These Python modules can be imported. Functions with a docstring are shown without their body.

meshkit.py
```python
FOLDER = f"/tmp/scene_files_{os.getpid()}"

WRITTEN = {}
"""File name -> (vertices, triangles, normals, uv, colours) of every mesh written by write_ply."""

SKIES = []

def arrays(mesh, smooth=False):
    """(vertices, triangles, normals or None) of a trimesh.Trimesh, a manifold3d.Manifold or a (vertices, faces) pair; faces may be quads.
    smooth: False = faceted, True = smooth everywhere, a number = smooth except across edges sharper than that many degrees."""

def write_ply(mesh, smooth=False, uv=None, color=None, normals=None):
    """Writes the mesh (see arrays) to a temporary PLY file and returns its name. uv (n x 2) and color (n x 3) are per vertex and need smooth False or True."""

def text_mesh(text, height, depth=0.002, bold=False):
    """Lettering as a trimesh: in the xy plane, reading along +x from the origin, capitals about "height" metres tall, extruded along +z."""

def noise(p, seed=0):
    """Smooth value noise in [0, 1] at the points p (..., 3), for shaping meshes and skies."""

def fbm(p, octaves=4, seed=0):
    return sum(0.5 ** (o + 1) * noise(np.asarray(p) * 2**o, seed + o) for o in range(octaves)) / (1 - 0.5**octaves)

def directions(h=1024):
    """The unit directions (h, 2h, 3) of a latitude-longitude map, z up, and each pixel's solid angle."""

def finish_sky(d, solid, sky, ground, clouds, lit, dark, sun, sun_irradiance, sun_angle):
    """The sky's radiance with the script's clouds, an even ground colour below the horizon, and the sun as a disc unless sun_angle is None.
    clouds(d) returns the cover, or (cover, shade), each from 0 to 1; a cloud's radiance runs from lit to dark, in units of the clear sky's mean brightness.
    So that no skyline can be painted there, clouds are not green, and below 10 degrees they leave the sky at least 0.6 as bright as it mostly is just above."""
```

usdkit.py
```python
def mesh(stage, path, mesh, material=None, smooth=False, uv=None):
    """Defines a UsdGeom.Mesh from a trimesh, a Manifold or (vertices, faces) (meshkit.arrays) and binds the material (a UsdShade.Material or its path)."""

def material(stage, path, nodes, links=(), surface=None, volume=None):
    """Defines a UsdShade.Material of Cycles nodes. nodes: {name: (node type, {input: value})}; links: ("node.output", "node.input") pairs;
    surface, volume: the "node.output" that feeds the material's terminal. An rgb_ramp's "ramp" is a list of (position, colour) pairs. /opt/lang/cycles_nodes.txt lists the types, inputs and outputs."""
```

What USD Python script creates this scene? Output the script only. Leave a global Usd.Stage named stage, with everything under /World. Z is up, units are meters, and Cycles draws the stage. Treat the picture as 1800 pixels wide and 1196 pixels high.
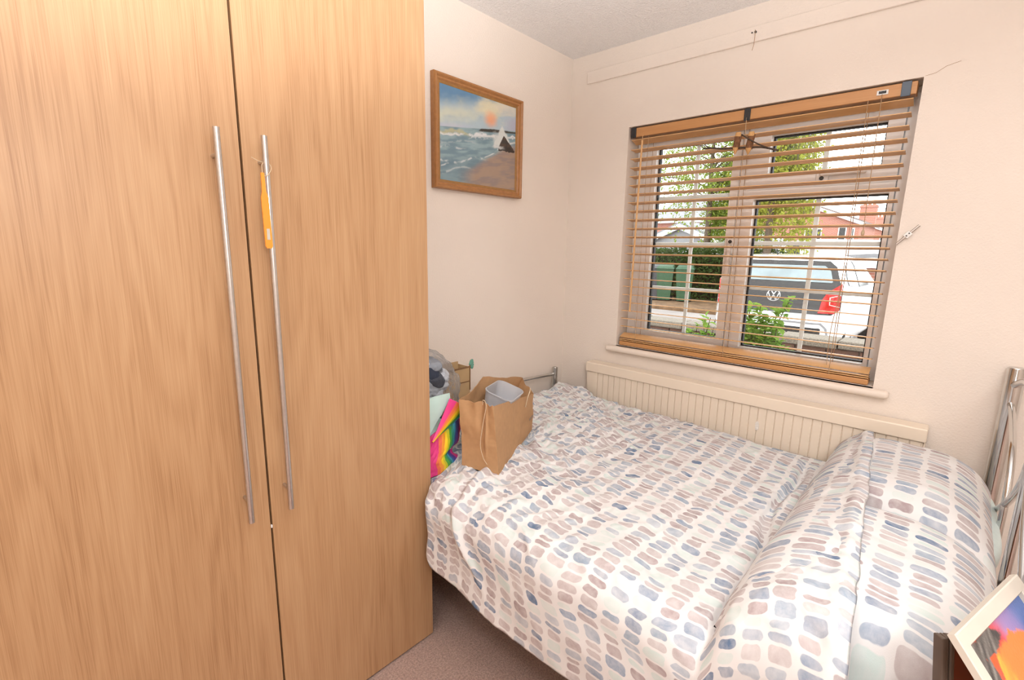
import math
import numpy as np
import trimesh
import manifold3d as m3
from shapely.geometry import Polygon, Point, box as sbox
from shapely.ops import unary_union
from scipy.interpolate import LinearNDInterpolator, NearestNDInterpolator
import meshkit, usdkit
from meshkit import noise, fbm
from pxr import Usd, UsdGeom, UsdLux, Gf, Sdf, UsdShade, Vt

stage = Usd.Stage.CreateInMemory()
UsdGeom.SetStageUpAxis(stage, UsdGeom.Tokens.z)
UsdGeom.SetStageMetersPerUnit(stage, 1.0)
UsdGeom.Xform.Define(stage, '/World')
UsdGeom.Scope.Define(stage, '/World/Looks')

# ------------------------------------------------------------------ camera, light, exposure
YAW, PITCH, ROLL, EYE = 0.737558810, -0.187651197, 0.0183255889, 1.40
cam = UsdGeom.Camera.Define(stage, '/World/camera')
fwd = np.array([math.cos(PITCH) * math.cos(YAW), math.cos(PITCH) * math.sin(YAW), math.sin(PITCH)])
rt = np.array([math.sin(YAW), -math.cos(YAW), 0.0])
up = np.cross(rt, fwd)
rt2 = math.cos(ROLL) * rt + math.sin(ROLL) * up
up2 = -math.sin(ROLL) * rt + math.cos(ROLL) * up
M = Gf.Matrix4d(*rt2, 0, *up2, 0, *(-fwd), 0, 0, 0, EYE, 1)
cam.AddTransformOp().Set(M)
cam.CreateHorizontalApertureAttr(36.0)
cam.CreateVerticalApertureAttr(36.0 * 1196 / 1800)
cam.CreateFocalLengthAttr(16.838)
cam.CreateClippingRangeAttr(Gf.Vec2f(0.02, 400))
cam.CreateExposureAttr(0.09)

SKY = 0.95            # radiance of the even white overcast
LAMP = 8.0          # radiance of the added opal ceiling lamp, a dim fill
FLASH = 62.0         # unseen flashgun out of view behind the camera, placed to light the walls
dome = UsdLux.DomeLight.Define(stage, '/World/sky')
dome.CreateIntensityAttr(SKY)
dome.CreateColorAttr(Gf.Vec3f(0.97, 0.985, 1.0))
flash = UsdLux.SphereLight.Define(stage, '/World/flash')
flash.CreateRadiusAttr(0.10)
flash.CreateIntensityAttr(FLASH)
flash.CreateColorAttr(Gf.Vec3f(0.975, 0.99, 1.005))
flash.AddTranslateOp().Set(Gf.Vec3d(0.05, -0.38, 1.66))

# unseen flashgun head, tilted up and a little forward to light the ceiling
BOUNCE = 1900.0
head = UsdLux.SphereLight.Define(stage, '/World/flash_head')
head.CreateRadiusAttr(0.06)
head.CreateIntensityAttr(BOUNCE)
head.CreateColorAttr(Gf.Vec3f(0.975, 0.99, 1.005))
sh_ = UsdLux.ShapingAPI.Apply(head.GetPrim())
sh_.CreateShapingConeAngleAttr(64.0)
sh_.CreateShapingConeSoftnessAttr(0.5)
hd_ = np.array([0.10, 0.26, 1.0])
hd_ /= np.linalg.norm(hd_)
hx_ = np.cross([0, 1.0, 0], -hd_)
hx_ /= np.linalg.norm(hx_)
hy_ = np.cross(-hd_, hx_)
head.AddTransformOp().Set(Gf.Matrix4d(*hx_, 0, *hy_, 0, *(-hd_), 0, -0.05, -0.36, 1.30, 1))


# ------------------------------------------------------------------ helpers
used = {}


def numbered(parent, name):
    k = (str(parent), name)
    n = used.get(k, 0)
    used[k] = n + 1
    return name if n == 0 else f'{name}_{n:03d}'


def path_of(parent):
    return '/World' if parent is None else str(parent.GetPath())


def obj(name, mesh, mat, parent=None, smooth=False, uv=None, label=None, kind=None, color=None):
    pp = path_of(parent)
    p = f'{pp}/{numbered(pp, name)}'
    m = usdkit.mesh(stage, p, mesh, mats[mat], smooth=smooth, uv=uv)
    if color is not None:
        UsdGeom.PrimvarsAPI(m).CreatePrimvar('paint', Sdf.ValueTypeNames.Color3fArray, 'vertex').Set(Vt.Vec3fArray.FromNumpy(np.asarray(color, np.float32)))
    pr = m.GetPrim()
    if label:
        pr.SetCustomDataByKey('label', label)
    if kind:
        pr.SetCustomDataByKey('kind', kind)
    return pr


def tag(pr, label, cat, group=None, kind=None):
    pr.SetCustomDataByKey('label', label)
    pr.SetCustomDataByKey('category', cat)
    if group:
        pr.SetCustomDataByKey('group', group)
    if kind:
        pr.SetCustomDataByKey('kind', kind)
    return pr


def thing(name, label, cat, loc=(0, 0, 0), rotz=0.0, group=None):
    x = UsdGeom.Xform.Define(stage, '/World/' + numbered('/World', name))
    x.AddTranslateOp().Set(Gf.Vec3d(*map(float, loc)))
    if rotz:
        x.AddRotateZOp().Set(math.degrees(rotz))
    return tag(x.GetPrim(), label, cat, group)


def structure(name, loc=None):
    x = UsdGeom.Xform.Define(stage, '/World/' + numbered('/World', name))
    x.GetPrim().SetCustomDataByKey('kind', 'structure')
    return x.GetPrim()


def dup(root, label, loc, rotz=0.0, group=None):
    was = root.GetCustomData()
    r = thing(root.GetName(), label, was['category'], loc, rotz, group or was.get('group'))
    r.GetReferences().AddInternalReference(root.GetPath())
    r.SetInstanceable(True)
    return r


def box(x0, x1, y0, y1, z0, z1):
    b = trimesh.creation.box((abs(x1 - x0), abs(y1 - y0), abs(z1 - z0)))
    b.apply_translation(((x0 + x1) / 2, (y0 + y1) / 2, (z0 + z1) / 2))
    return b


def tm(man):
    m = man.to_mesh()
    return trimesh.Trimesh(np.array(m.vert_properties[:, :3]), np.array(m.tri_verts), process=False)


def rbox(x0, x1, y0, y1, z0, z1, r=0.003, seg=2):
    """A box with rounded edges."""
    r = min(r, 0.49 * min(abs(x1 - x0), abs(y1 - y0), abs(z1 - z0)))
    s = trimesh.creation.icosphere(subdivisions=seg - 1, radius=r)
    pts = []
    for x in (min(x0, x1) + r, max(x0, x1) - r):
        for y in (min(y0, y1) + r, max(y0, y1) - r):
            for z in (min(z0, z1) + r, max(z0, z1) - r):
                pts.append(s.vertices + [x, y, z])
    return tm(m3.Manifold.hull_points(np.vstack(pts).astype(np.float32)))


def cat(*ms):
    ms = [m for q in ms for m in (q if isinstance(q, (list, tuple)) else [q])]
    return trimesh.util.concatenate(ms)


def tube(pts, r, seg=10, caps=True):
    """A round tube through points; r a number or one per point."""
    p = np.asarray(pts, float)
    n = len(p)
    rr = np.broadcast_to(np.asarray(r, float), (n,))
    t = np.gradient(p, axis=0)
    t /= np.linalg.norm(t, axis=1, keepdims=True) + 1e-12
    a = np.array([0, 0, 1.0]) if abs(t[0][2]) < 0.9 else np.array([1.0, 0, 0])
    u = np.cross(t[0], a)
    u /= np.linalg.norm(u)
    rings = []
    for i in range(n):
        u = u - t[i] * (u @ t[i])
        u /= np.linalg.norm(u) + 1e-12
        w = np.cross(t[i], u)
        th = np.arange(seg) * 2 * np.pi / seg
        rings.append(p[i] + rr[i] * (np.cos(th)[:, None] * u + np.sin(th)[:, None] * w))
    v = np.vstack(rings)
    f = []
    for i in range(n - 1):
        for k in range(seg):
            a0, a1 = i * seg + k, i * seg + (k + 1) % seg
            f += [[a0, a1, a1 + seg], [a0, a1 + seg, a0 + seg]]
    if caps:
        v = np.vstack([v, p[0], p[-1]])
        for k in range(seg):
            f += [[len(v) - 2, (k + 1) % seg, k], [len(v) - 1, (n - 1) * seg + k, (n - 1) * seg + (k + 1) % seg]]
    return trimesh.Trimesh(v, f, process=False)


def curve(pts, n=24):
    """Catmull-Rom through the points."""
    p = np.asarray(pts, float)
    q = np.vstack([2 * p[0] - p[1], p, 2 * p[-1] - p[-2]])
    out = []
    per = max(2, n // (len(p) - 1))
    for i in range(len(p) - 1):
        a, b, c, d = q[i:i + 4]
        for t in np.linspace(0, 1, per, endpoint=(i == len(p) - 2)):
            out.append(0.5 * (2 * b + (c - a) * t + (2 * a - 5 * b + 4 * c - d) * t ** 2 + (3 * b - a - 3 * c + d) * t ** 3))
    return np.array(out)


def cyl(p0, p1, r, seg=20):
    return tube([p0, p1], r, seg)


def lathe(profile, seg=28):
    return trimesh.creation.revolve(np.asarray(profile, float), sections=seg)


def extrude(poly, h):
    return trimesh.creation.extrude_polygon(poly, h, engine='earcut')


def place(m, o, ex, ey, ez):
    """Moves a mesh's x, y, z axes onto the given axes at o."""
    m = m.copy()
    m.vertices = np.asarray(o) + m.vertices @ np.array([ex, ey, ez], float)
    if np.linalg.det(np.array([ex, ey, ez], float)) < 0:
        m.faces = m.faces[:, ::-1]
    return m


def grid_faces(nu, nv, flip=False):
    i, j = np.meshgrid(np.arange(nu - 1), np.arange(nv - 1), indexing='ij')
    a = (i * nv + j).ravel()
    f = np.vstack([np.c_[a, a + nv, a + nv + 1], np.c_[a, a + nv + 1, a + 1]])
    return f[:, ::-1] if flip else f


def shell(P, thick, uv=None):
    """A closed sheet: the grid P (nu, nv, 3) on top, a copy set back along the normals below."""
    nu, nv = P.shape[:2]
    du, dv = np.gradient(P, axis=0), np.gradient(P, axis=1)
    N = np.cross(du, dv)
    N /= np.linalg.norm(N, axis=-1, keepdims=True) + 1e-12
    Q = P - N * (thick[..., None] if np.ndim(thick) else thick)
    v = np.vstack([P.reshape(-1, 3), Q.reshape(-1, 3)])
    n = nu * nv
    f = [grid_faces(nu, nv), grid_faces(nu, nv, True) + n]
    rim = [i * nv for i in range(nu)] + [(nu - 1) * nv + j for j in range(1, nv)] + [i * nv + nv - 1 for i in range(nu - 2, -1, -1)] + [j for j in range(nv - 2, 0, -1)]
    rim = np.array(rim)
    nxt = np.roll(rim, -1)
    f.append(np.vstack([np.c_[rim, rim + n, nxt + n], np.c_[rim, nxt + n, nxt]]))
    f = np.vstack(f)
    if uv is not None:
        return (v, f), np.vstack([uv.reshape(-1, 2)] * 2)
    return v, f


def sm(a, b, x):
    t = np.clip((np.asarray(x, float) - a) / (b - a), 0, 1)
    return t * t * (3 - 2 * t)


def soft(center, radii, e=(0.6, 0.6), amp=0.0, fscale=6, seed=0, sub=4):
    """A cushion-like superellipsoid with lumps."""
    s = trimesh.creation.icosphere(subdivisions=sub)
    v = s.vertices
    v = np.sign(v) * np.abs(v) ** np.array([e[0], e[0], e[1]])
    v = v * np.asarray(radii)
    if amp:
        n = fbm(v * fscale + 31.7 * seed, 4, seed) - 0.5
        v = v + s.vertices * (n * amp * 2)[:, None]
    return trimesh.Trimesh(v + np.asarray(center), s.faces, process=False)


# ------------------------------------------------------------------ materials
mats = {}


def lin(r, g, b):
    c = np.array([r, g, b], float) / 255
    return tuple(np.where(c <= 0.04045, c / 12.92, ((c + 0.055) / 1.055) ** 2.4))


def mat(name, nodes, links=(), surface='p.BSDF'):
    mats[name] = usdkit.material(stage, '/World/Looks/' + name, nodes, list(links), surface=surface)


def plain(name, col, rough=0.5, metal=0.0, var=0.06, scale=30.0, bump=0.0, bscale=200.0, **kw):
    """A principled surface whose tone drifts a little with noise."""
    col = np.asarray(col, float)
    nodes = {'g': ('geometry', {}),
             'n': ('noise_texture', {'scale': scale, 'detail': 4.0}),
             'r': ('rgb_ramp', {'ramp': [(0.25, tuple(col * (1 - var))), (0.75, tuple(np.minimum(col * (1 + var), 1)))]}),
             'p': ('principled_bsdf', {'roughness': rough, 'metallic': metal, **kw})}
    links = [('g.position', 'n.vector'), ('n.fac', 'r.fac'), ('r.color', 'p.base_color')]
    if bump:
        nodes['bn'] = ('noise_texture', {'scale': bscale, 'detail': 3.0})
        nodes['b'] = ('bump', {'strength': 1.0, 'distance': bump})
        links += [('g.position', 'bn.vector'), ('bn.fac', 'b.height'), ('b.normal', 'p.normal')]
    mat(name, nodes, links)


def wood(name, c0, c1, c2, axis='z', scale=1.0, rough=0.4, fine=0.35, spec=0.5):
    """Long grain along an axis: stretched noise, cathedral bands, fine pores."""
    k = {'x': 0, 'y': 1, 'z': 2}[axis]
    s1, s2, s3 = [6.0 * scale] * 3, [170.0 * scale] * 3, [620.0 * scale] * 3
    s1[k], s2[k], s3[k] = 0.6 * scale, 2.2 * scale, 8.0 * scale
    nodes = {'g': ('geometry', {}),
             'm1': ('mapping', {'scale': s1}), 'm2': ('mapping', {'scale': s2}), 'm3': ('mapping', {'scale': s3}),
             'n1': ('noise_texture', {'scale': 1.0, 'detail': 3.0, 'roughness': 0.5, 'distortion': 0.3}),
             'w': ('math', {'math_type': 'multiply', 'value2': 70.0}),
             'sn': ('math', {'math_type': 'sine'}),
             'n2': ('noise_texture', {'scale': 1.0, 'detail': 4.0, 'roughness': 0.6}),
             'n3': ('noise_texture', {'scale': 1.0, 'detail': 2.0}),
             'a1': ('math', {'math_type': 'multiply_add', 'value2': 0.045, 'value3': -0.03}),
             'a0': ('math', {'math_type': 'multiply_add', 'value2': 0.34}), 'a2': ('math', {'math_type': 'multiply_add', 'value2': 0.30}),
             'a3': ('math', {'math_type': 'multiply_add', 'value2': fine}),
             'r': ('rgb_ramp', {'ramp': [(0.22, c0), (0.5, c1), (0.8, c2)]}),
             'p': ('principled_bsdf', {'roughness': rough, 'specular_ior_level': spec})}
    links = [('g.position', 'm1.vector'), ('g.position', 'm2.vector'), ('g.position', 'm3.vector'),
             ('m1.vector', 'n1.vector'), ('m2.vector', 'n2.vector'), ('m3.vector', 'n3.vector'),
             ('n1.fac', 'w.value1'), ('w.value', 'sn.value1'), ('sn.value', 'a1.value1'),
             ('n2.fac', 'a2.value1'), ('n1.fac', 'a0.value1'), ('a1.value', 'a0.value3'), ('a0.value', 'a2.value3'), ('n3.fac', 'a3.value1'), ('a2.value', 'a3.value3'),
             ('a3.value', 'r.fac'), ('r.color', 'p.base_color')]
    mat(name, nodes, links)


plain('wall_paint', (0.83, 0.735, 0.65), 0.75, var=0.025, scale=3.0, bump=0.0012, bscale=160)
plain('ceiling_paint', (0.88, 0.85, 0.83), 0.85, var=0.05, scale=160.0, bump=0.006, bscale=130)
plain('gloss_paint', (0.82, 0.71, 0.61), 0.4, var=0.02, scale=6.0)
plain('radiator_paint', (0.83, 0.71, 0.575), 0.35, var=0.02, scale=8.0)
plain('paint_chip', (0.83, 0.78, 0.72), 0.6, var=0.02)
plain('carpet', (0.50, 0.345, 0.29), 0.95, var=0.32, scale=150.0, bump=0.006, bscale=260)
plain('upvc', (0.90, 0.86, 0.83), 0.3, var=0.01)
plain('gasket', (0.02, 0.02, 0.022), 0.6)
plain('chrome', (0.62, 0.62, 0.61), 0.14, metal=1.0, var=0.03)
plain('steel', (0.60, 0.575, 0.55), 0.32, metal=1.0, var=0.06, scale=90)
plain('dark_metal', (0.06, 0.055, 0.05), 0.4, var=0.05)
plain('dark_plastic', (0.02, 0.02, 0.022), 0.35)
plain('slate_plastic', (0.09, 0.12, 0.16), 0.4)
plain('white_plastic', (0.82, 0.80, 0.77), 0.35, var=0.01)
plain('cord', (0.42, 0.27, 0.15), 0.8)
plain('string', (0.55, 0.42, 0.28), 0.9)
plain('orange_plastic', (0.86, 0.30, 0.035), 0.4, var=0.04)
plain('grey_print', (0.50, 0.46, 0.40), 0.5)
plain('kraft', (0.47, 0.27, 0.13), 0.8, var=0.06, scale=60)
plain('kraft_print', (0.26, 0.19, 0.14), 0.8)
plain('cardboard', (0.52, 0.35, 0.18), 0.85, var=0.05)
plain('cardboard_edge', (0.24, 0.13, 0.06), 0.9)
plain('green_tape', (0.13, 0.36, 0.27), 0.35)
plain('mint_cloth', (0.56, 0.76, 0.71), 0.7, var=0.04)
plain('navy_cloth', (0.035, 0.045, 0.075), 0.85)
plain('grey_cloth', (0.30, 0.33, 0.38), 0.85, var=0.15, scale=14)
plain('pale_cloth', (0.62, 0.66, 0.72), 0.85, var=0.08, scale=14)
plain('mattress_cloth', (0.74, 0.70, 0.66), 0.85)
plain('sheet_cloth', (0.60, 0.70, 0.69), 0.8)
plain('cream_frame', (0.60, 0.545, 0.47), 0.5, var=0.02)
plain('mahogany', (0.16, 0.038, 0.018), 0.35, var=0.25, scale=25)
plain('grey_moulding', (0.11, 0.08, 0.062), 0.4, var=0.1)
plain('bark', (0.20, 0.09, 0.04), 0.9, var=0.5, scale=90, bump=0.003, bscale=140)
plain('cut_wood', (0.62, 0.35, 0.14), 0.8, var=0.1)
plain('twig', (0.075, 0.05, 0.035), 0.9, var=0.3, scale=120)
plain('gilt_wood', (0.40, 0.18, 0.06), 0.42, var=0.12, scale=60)
plain('gilt_slip', (0.34, 0.17, 0.05), 0.45, var=0.12, scale=60)
plain('wardrobe_carcass', (0.42, 0.22, 0.10), 0.5)
plain('brass', (0.5, 0.35, 0.15), 0.35, metal=1.0)
wood('oak_door', lin(146, 104, 68), lin(179, 139, 100), lin(195, 158, 119), 'z', 1.0, 0.42, 0.46)
wood('slat_wood', lin(212, 162, 108), lin(222, 176, 122), lin(232, 190, 140), 'y', 1.4, 0.34, 0.3)
wood('rail_wood', lin(184, 128, 76), lin(198, 144, 92), lin(210, 158, 106), 'y', 1.2, 0.35, 0.3)
wood('cabinet_wood', lin(120, 70, 40), lin(140, 84, 50), lin(156, 98, 62), 'x', 1.0, 0.4, 0.3)

mat('glass', {'f': ('fresnel', {'IOR': 1.35}), 't': ('transparent_bsdf', {'color': (0.97, 0.985, 0.98)}), 'g': ('glossy_bsdf', {'roughness': 0.0, 'color': (1, 1, 1)}),
              'm': ('mix_closure', {})}, [('f.fac', 'm.fac'), ('t.BSDF', 'm.closure1'), ('g.BSDF', 'm.closure2')], 'm.closure')
mat('film', {'g': ('geometry', {}), 'n': ('noise_texture', {'scale': 30.0, 'detail': 3.0, 'distortion': 1.2}), 'b': ('bump', {'strength': 1.0, 'distance': 0.010}),
             't': ('transparent_bsdf', {'color': (0.96, 0.96, 0.965)}), 'p': ('principled_bsdf', {'base_color': (0.85, 0.86, 0.88), 'roughness': 0.12}),
             'f': ('fresnel', {'IOR': 1.45}), 'a': ('math', {'math_type': 'multiply_add', 'value2': 0.55, 'value3': 0.035}), 'm': ('mix_closure', {})},
    [('g.position', 'n.vector'), ('n.fac', 'b.height'), ('b.normal', 'p.normal'), ('b.normal', 'f.normal'), ('f.fac', 'a.value1'), ('a.value', 'm.fac'), ('t.BSDF', 'm.closure1'), ('p.BSDF', 'm.closure2')], 'm.closure')
mat('cloudy_plastic', {'t': ('transparent_bsdf', {'color': (0.85, 0.86, 0.88)}), 'p': ('principled_bsdf', {'base_color': (0.62, 0.63, 0.66), 'roughness': 0.28}),
                       'm': ('mix_closure', {'fac': 0.62})}, [('t.BSDF', 'm.closure1'), ('p.BSDF', 'm.closure2')], 'm.closure')
mat('lamp_glow', {'e': ('emission', {'color': (1.0, 0.95, 0.88), 'strength': LAMP})}, (), 'e.emission')
mat('painted', {'a': ('attribute', {'attribute': 'paint'}), 'g': ('geometry', {}), 'n': ('noise_texture', {'scale': 260.0, 'detail': 3.0}),
                'b': ('bump', {'strength': 0.5, 'distance': 0.001}), 'p': ('principled_bsdf', {'roughness': 0.5})},
    [('a.color', 'p.base_color'), ('g.position', 'n.vector'), ('n.fac', 'b.height'), ('b.normal', 'p.normal')])
mat('painted_cloth', {'a': ('attribute', {'attribute': 'paint'}), 'p': ('principled_bsdf', {'roughness': 0.55})}, [('a.color', 'p.base_color')])


def bedlinen(name, pitch, row, white, seed):
    """Printed watercolour dabs: columns across, dabs of uneven height stacked in each column. UV in metres."""
    N, L = {}, []

    def n(k, kind, **inp):
        N[k] = (kind, inp)

    def math_(k, op, a, b=None, c=None, clamp=False):
        inp = {'math_type': op, 'use_clamp': clamp}
        for s, x in (('value1', a), ('value2', b), ('value3', c)):
            if isinstance(x, str):
                L.append((x, f'{k}.{s}'))
            elif x is not None:
                inp[s] = float(x)
        N[k] = ('math', inp)
    n('tc', 'texture_coordinate')
    n('mp', 'mapping', location=(3.1 * seed, 7.7 * seed, seed))
    n('dn', 'noise_texture', scale=26.0, detail=2.0)
    L += [('tc.UV', 'mp.vector'), ('mp.vector', 'dn.vector')]
    n('ds', 'separate_color')
    n('us', 'separate_xyz')
    L += [('dn.color', 'ds.color'), ('mp.vector', 'us.vector')]
    n('dn2', 'noise_texture', scale=7.0, detail=1.0)
    L += [('mp.vector', 'dn2.vector')]
    math_('u0', 'multiply_add', 'ds.r', 0.009, 'us.x')
    math_('u1', 'multiply_add', 'dn2.fac', 0.020, 'u0.value')
    math_('v1', 'multiply_add', 'ds.g', 0.011, 'us.y')
    math_('uc', 'divide', 'u1.value', pitch)
    math_('col', 'floor', 'uc.value')
    math_('fu', 'fraction', 'uc.value')
    math_('vr', 'divide', 'v1.value', row)
    math_('w', 'multiply_add', 'col.value', 17.371, 'vr.value')
    n('ve', 'voronoi_texture', dimensions='1D', feature='distance_to_edge', scale=1.0, randomness=0.85)
    n('vc', 'voronoi_texture', dimensions='1D', feature='f1', scale=1.0, randomness=0.85)
    L += [('w.value', 've.w'), ('w.value', 'vc.w')]
    n('cs', 'separate_color')
    L += [('vc.color', 'cs.color')]
    # distances to the dab's sides, in metres
    math_('h0', 'subtract', 'fu.value', 0.5)
    math_('h1', 'absolute', 'h0.value')
    math_('h2', 'multiply_add', 'h1.value', -pitch, pitch * 0.5)
    math_('gap', 'multiply_add', 'cs.b', 0.007, 0.0026)
    math_('eu', 'subtract', 'h2.value', 'gap.value')
    math_('ev', 'multiply_add', 've.distance', row, -0.0023)
    R = 0.010
    math_('ru', 'subtract', R, 'eu.value')
    math_('rv', 'subtract', R, 'ev.value')
    math_('ru1', 'maximum', 'ru.value', 0.0)
    math_('rv1', 'maximum', 'rv.value', 0.0)
    math_('ru2', 'multiply', 'ru1.value', 'ru1.value')
    math_('rv2', 'multiply', 'rv1.value', 'rv1.value')
    math_('rs', 'add', 'ru2.value', 'rv2.value')
    math_('rd', 'sqrt', 'rs.value')
    math_('d', 'subtract', R, 'rd.value')
    n('mask', 'map_range', range_type='smoothstep', from_min=-0.0003, from_max=0.0016, to_min=0.0, to_max=1.0)
    L.append(('d.value', 'mask.value'))
    # colour of the dab and how strongly it took
    pal = [(0.0, lin(164, 147, 148)), (0.17, lin(186, 174, 174)), (0.33, lin(142, 156, 176)), (0.47, lin(98, 120, 150)), (0.56, lin(200, 214, 210)), (0.74, lin(170, 153, 154)), (0.86, lin(152, 166, 182))]
    n('pal', 'rgb_ramp', ramp=pal, interpolate=False)
    L.append(('cs.r', 'pal.fac'))
    n('wn', 'noise_texture', scale=42.0, detail=4.0, roughness=0.6)
    L.append(('mp.vector', 'wn.vector'))
    n('wr', 'map_range', from_min=0.3, from_max=0.7, to_min=0.55, to_max=1.12)
    L.append(('wn.fac', 'wr.value'))
    math_('st', 'multiply_add', 'cs.g', 0.45, 0.58)
    math_('al', 'multiply', 'st.value', 'wr.result')
    math_('al2', 'multiply', 'al.value', 'mask.result', clamp=True)
    n('mx', 'mix', color1=white)
    L += [('al2.value', 'mx.fac'), ('pal.color', 'mx.color2')]
    n('wv', 'noise_texture', scale=900.0, detail=1.0)
    n('b', 'bump', strength=0.4, distance=0.0006)
    n('p', 'principled_bsdf', roughness=0.85, sheen_weight=0.08)
    L += [('mp.vector', 'wv.vector'), ('wv.fac', 'b.height'), ('b.normal', 'p.normal'), ('mx.color', 'p.base_color')]
    mat(name, N, L)


bedlinen('duvet_print', 0.059, 0.0260, (0.735, 0.72, 0.71), 1.0)
bedlinen('pillow_print', 0.066, 0.0265, (0.735, 0.72, 0.71), 2.3)

# outdoors
plain('asphalt', (0.33, 0.29, 0.275), 0.95, var=0.15, scale=1.5)
plain('leaf_litter', (0.20, 0.115, 0.06), 0.95, var=0.5, scale=5)
plain('soil', (0.10, 0.065, 0.045), 0.95, var=0.3, scale=8)
plain('outer_brick', (0.17, 0.09, 0.065), 0.9, var=0.35, scale=9)
plain('mortar', (0.16, 0.13, 0.11), 0.95)
plain('coping_stone', (0.24, 0.205, 0.165), 0.95, var=0.4, scale=90, bump=0.004, bscale=120)
plain('car_white', (0.86, 0.87, 0.88), 0.12, var=0.0, coat_weight=0.6)
plain('car_glass_black', (0.035, 0.033, 0.033), 0.10)
plain('car_window', (0.30, 0.36, 0.38), 0.06, var=0.25, scale=3)  # pale blue-grey stands in for sky reflected in the rear glass
plain('car_trim', (0.03, 0.03, 0.03), 0.5)
plain('car_grey', (0.30, 0.30, 0.31), 0.4)
plain('lamp_red', (0.55, 0.025, 0.02), 0.12)
plain('lamp_clear', (0.75, 0.60, 0.56), 0.12)
plain('badge', (0.80, 0.80, 0.80), 0.18, metal=0.7)
plain('tyre', (0.02, 0.02, 0.02), 0.8)
plain('bin_green', (0.045, 0.11, 0.055), 0.5)
plain('bin_grey', (0.07, 0.07, 0.08), 0.5)
plain('house_slate', (0.30, 0.30, 0.32), 0.8, var=0.2, scale=4)
plain('house_white', (0.80, 0.80, 0.78), 0.6)
plain('house_tile', (0.26, 0.20, 0.18), 0.8, var=0.2, scale=4)
plain('pot', (0.45, 0.22, 0.13), 0.8)
mat('house_brick', {'g': ('geometry', {}), 'm': ('mapping', {'rotation': (math.pi / 2, 0, math.pi / 2)}), 'bt': ('brick_texture', {'color1': (0.56, 0.21, 0.14), 'color2': (0.48, 0.18, 0.13), 'mortar': (0.55, 0.40, 0.34), 'scale': 1.0, 'brick_width': 0.225, 'row_height': 0.075, 'mortar_size': 0.008}),
                    's': ('separate_xyz', {}), 'a': ('math', {'math_type': 'add'}), 'c': ('combine_xyz', {}), 'p': ('principled_bsdf', {'roughness': 0.9})},
    [('g.position', 's.vector'), ('s.x', 'a.value1'), ('s.y', 'a.value2'), ('a.value', 'c.x'), ('s.z', 'c.y'), ('c.vector', 'bt.vector'), ('bt.color', 'p.base_color')])


def leafmat(name, c0, c1):
    mat(name, {'g': ('geometry', {}), 'r': ('rgb_ramp', {'ramp': [(0.0, c0), (1.0, c1)]}), 'd': ('diffuse_bsdf', {}), 't': ('translucent_bsdf', {}), 'm': ('mix_closure', {'fac': 0.4})},
        [('g.random_per_island', 'r.fac'), ('r.color', 'd.color'), ('r.color', 't.color'), ('d.BSDF', 'm.closure1'), ('t.BSDF', 'm.closure2')], 'm.closure')


leafmat('birch_leaf', (0.30, 0.38, 0.08), (0.62, 0.66, 0.16))
leafmat('autumn_leaf', (0.40, 0.42, 0.07), (0.78, 0.70, 0.16))
leafmat('hedge_leaf', (0.08, 0.13, 0.04), (0.30, 0.36, 0.10))
leafmat('shrub_leaf', (0.26, 0.42, 0.09), (0.60, 0.70, 0.22))
leafmat('shrub_leaf_b', (0.30, 0.42, 0.08), (0.62, 0.68, 0.22))
plain('tree_bark', (0.16, 0.12, 0.09), 0.95, var=0.4, scale=20)

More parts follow.
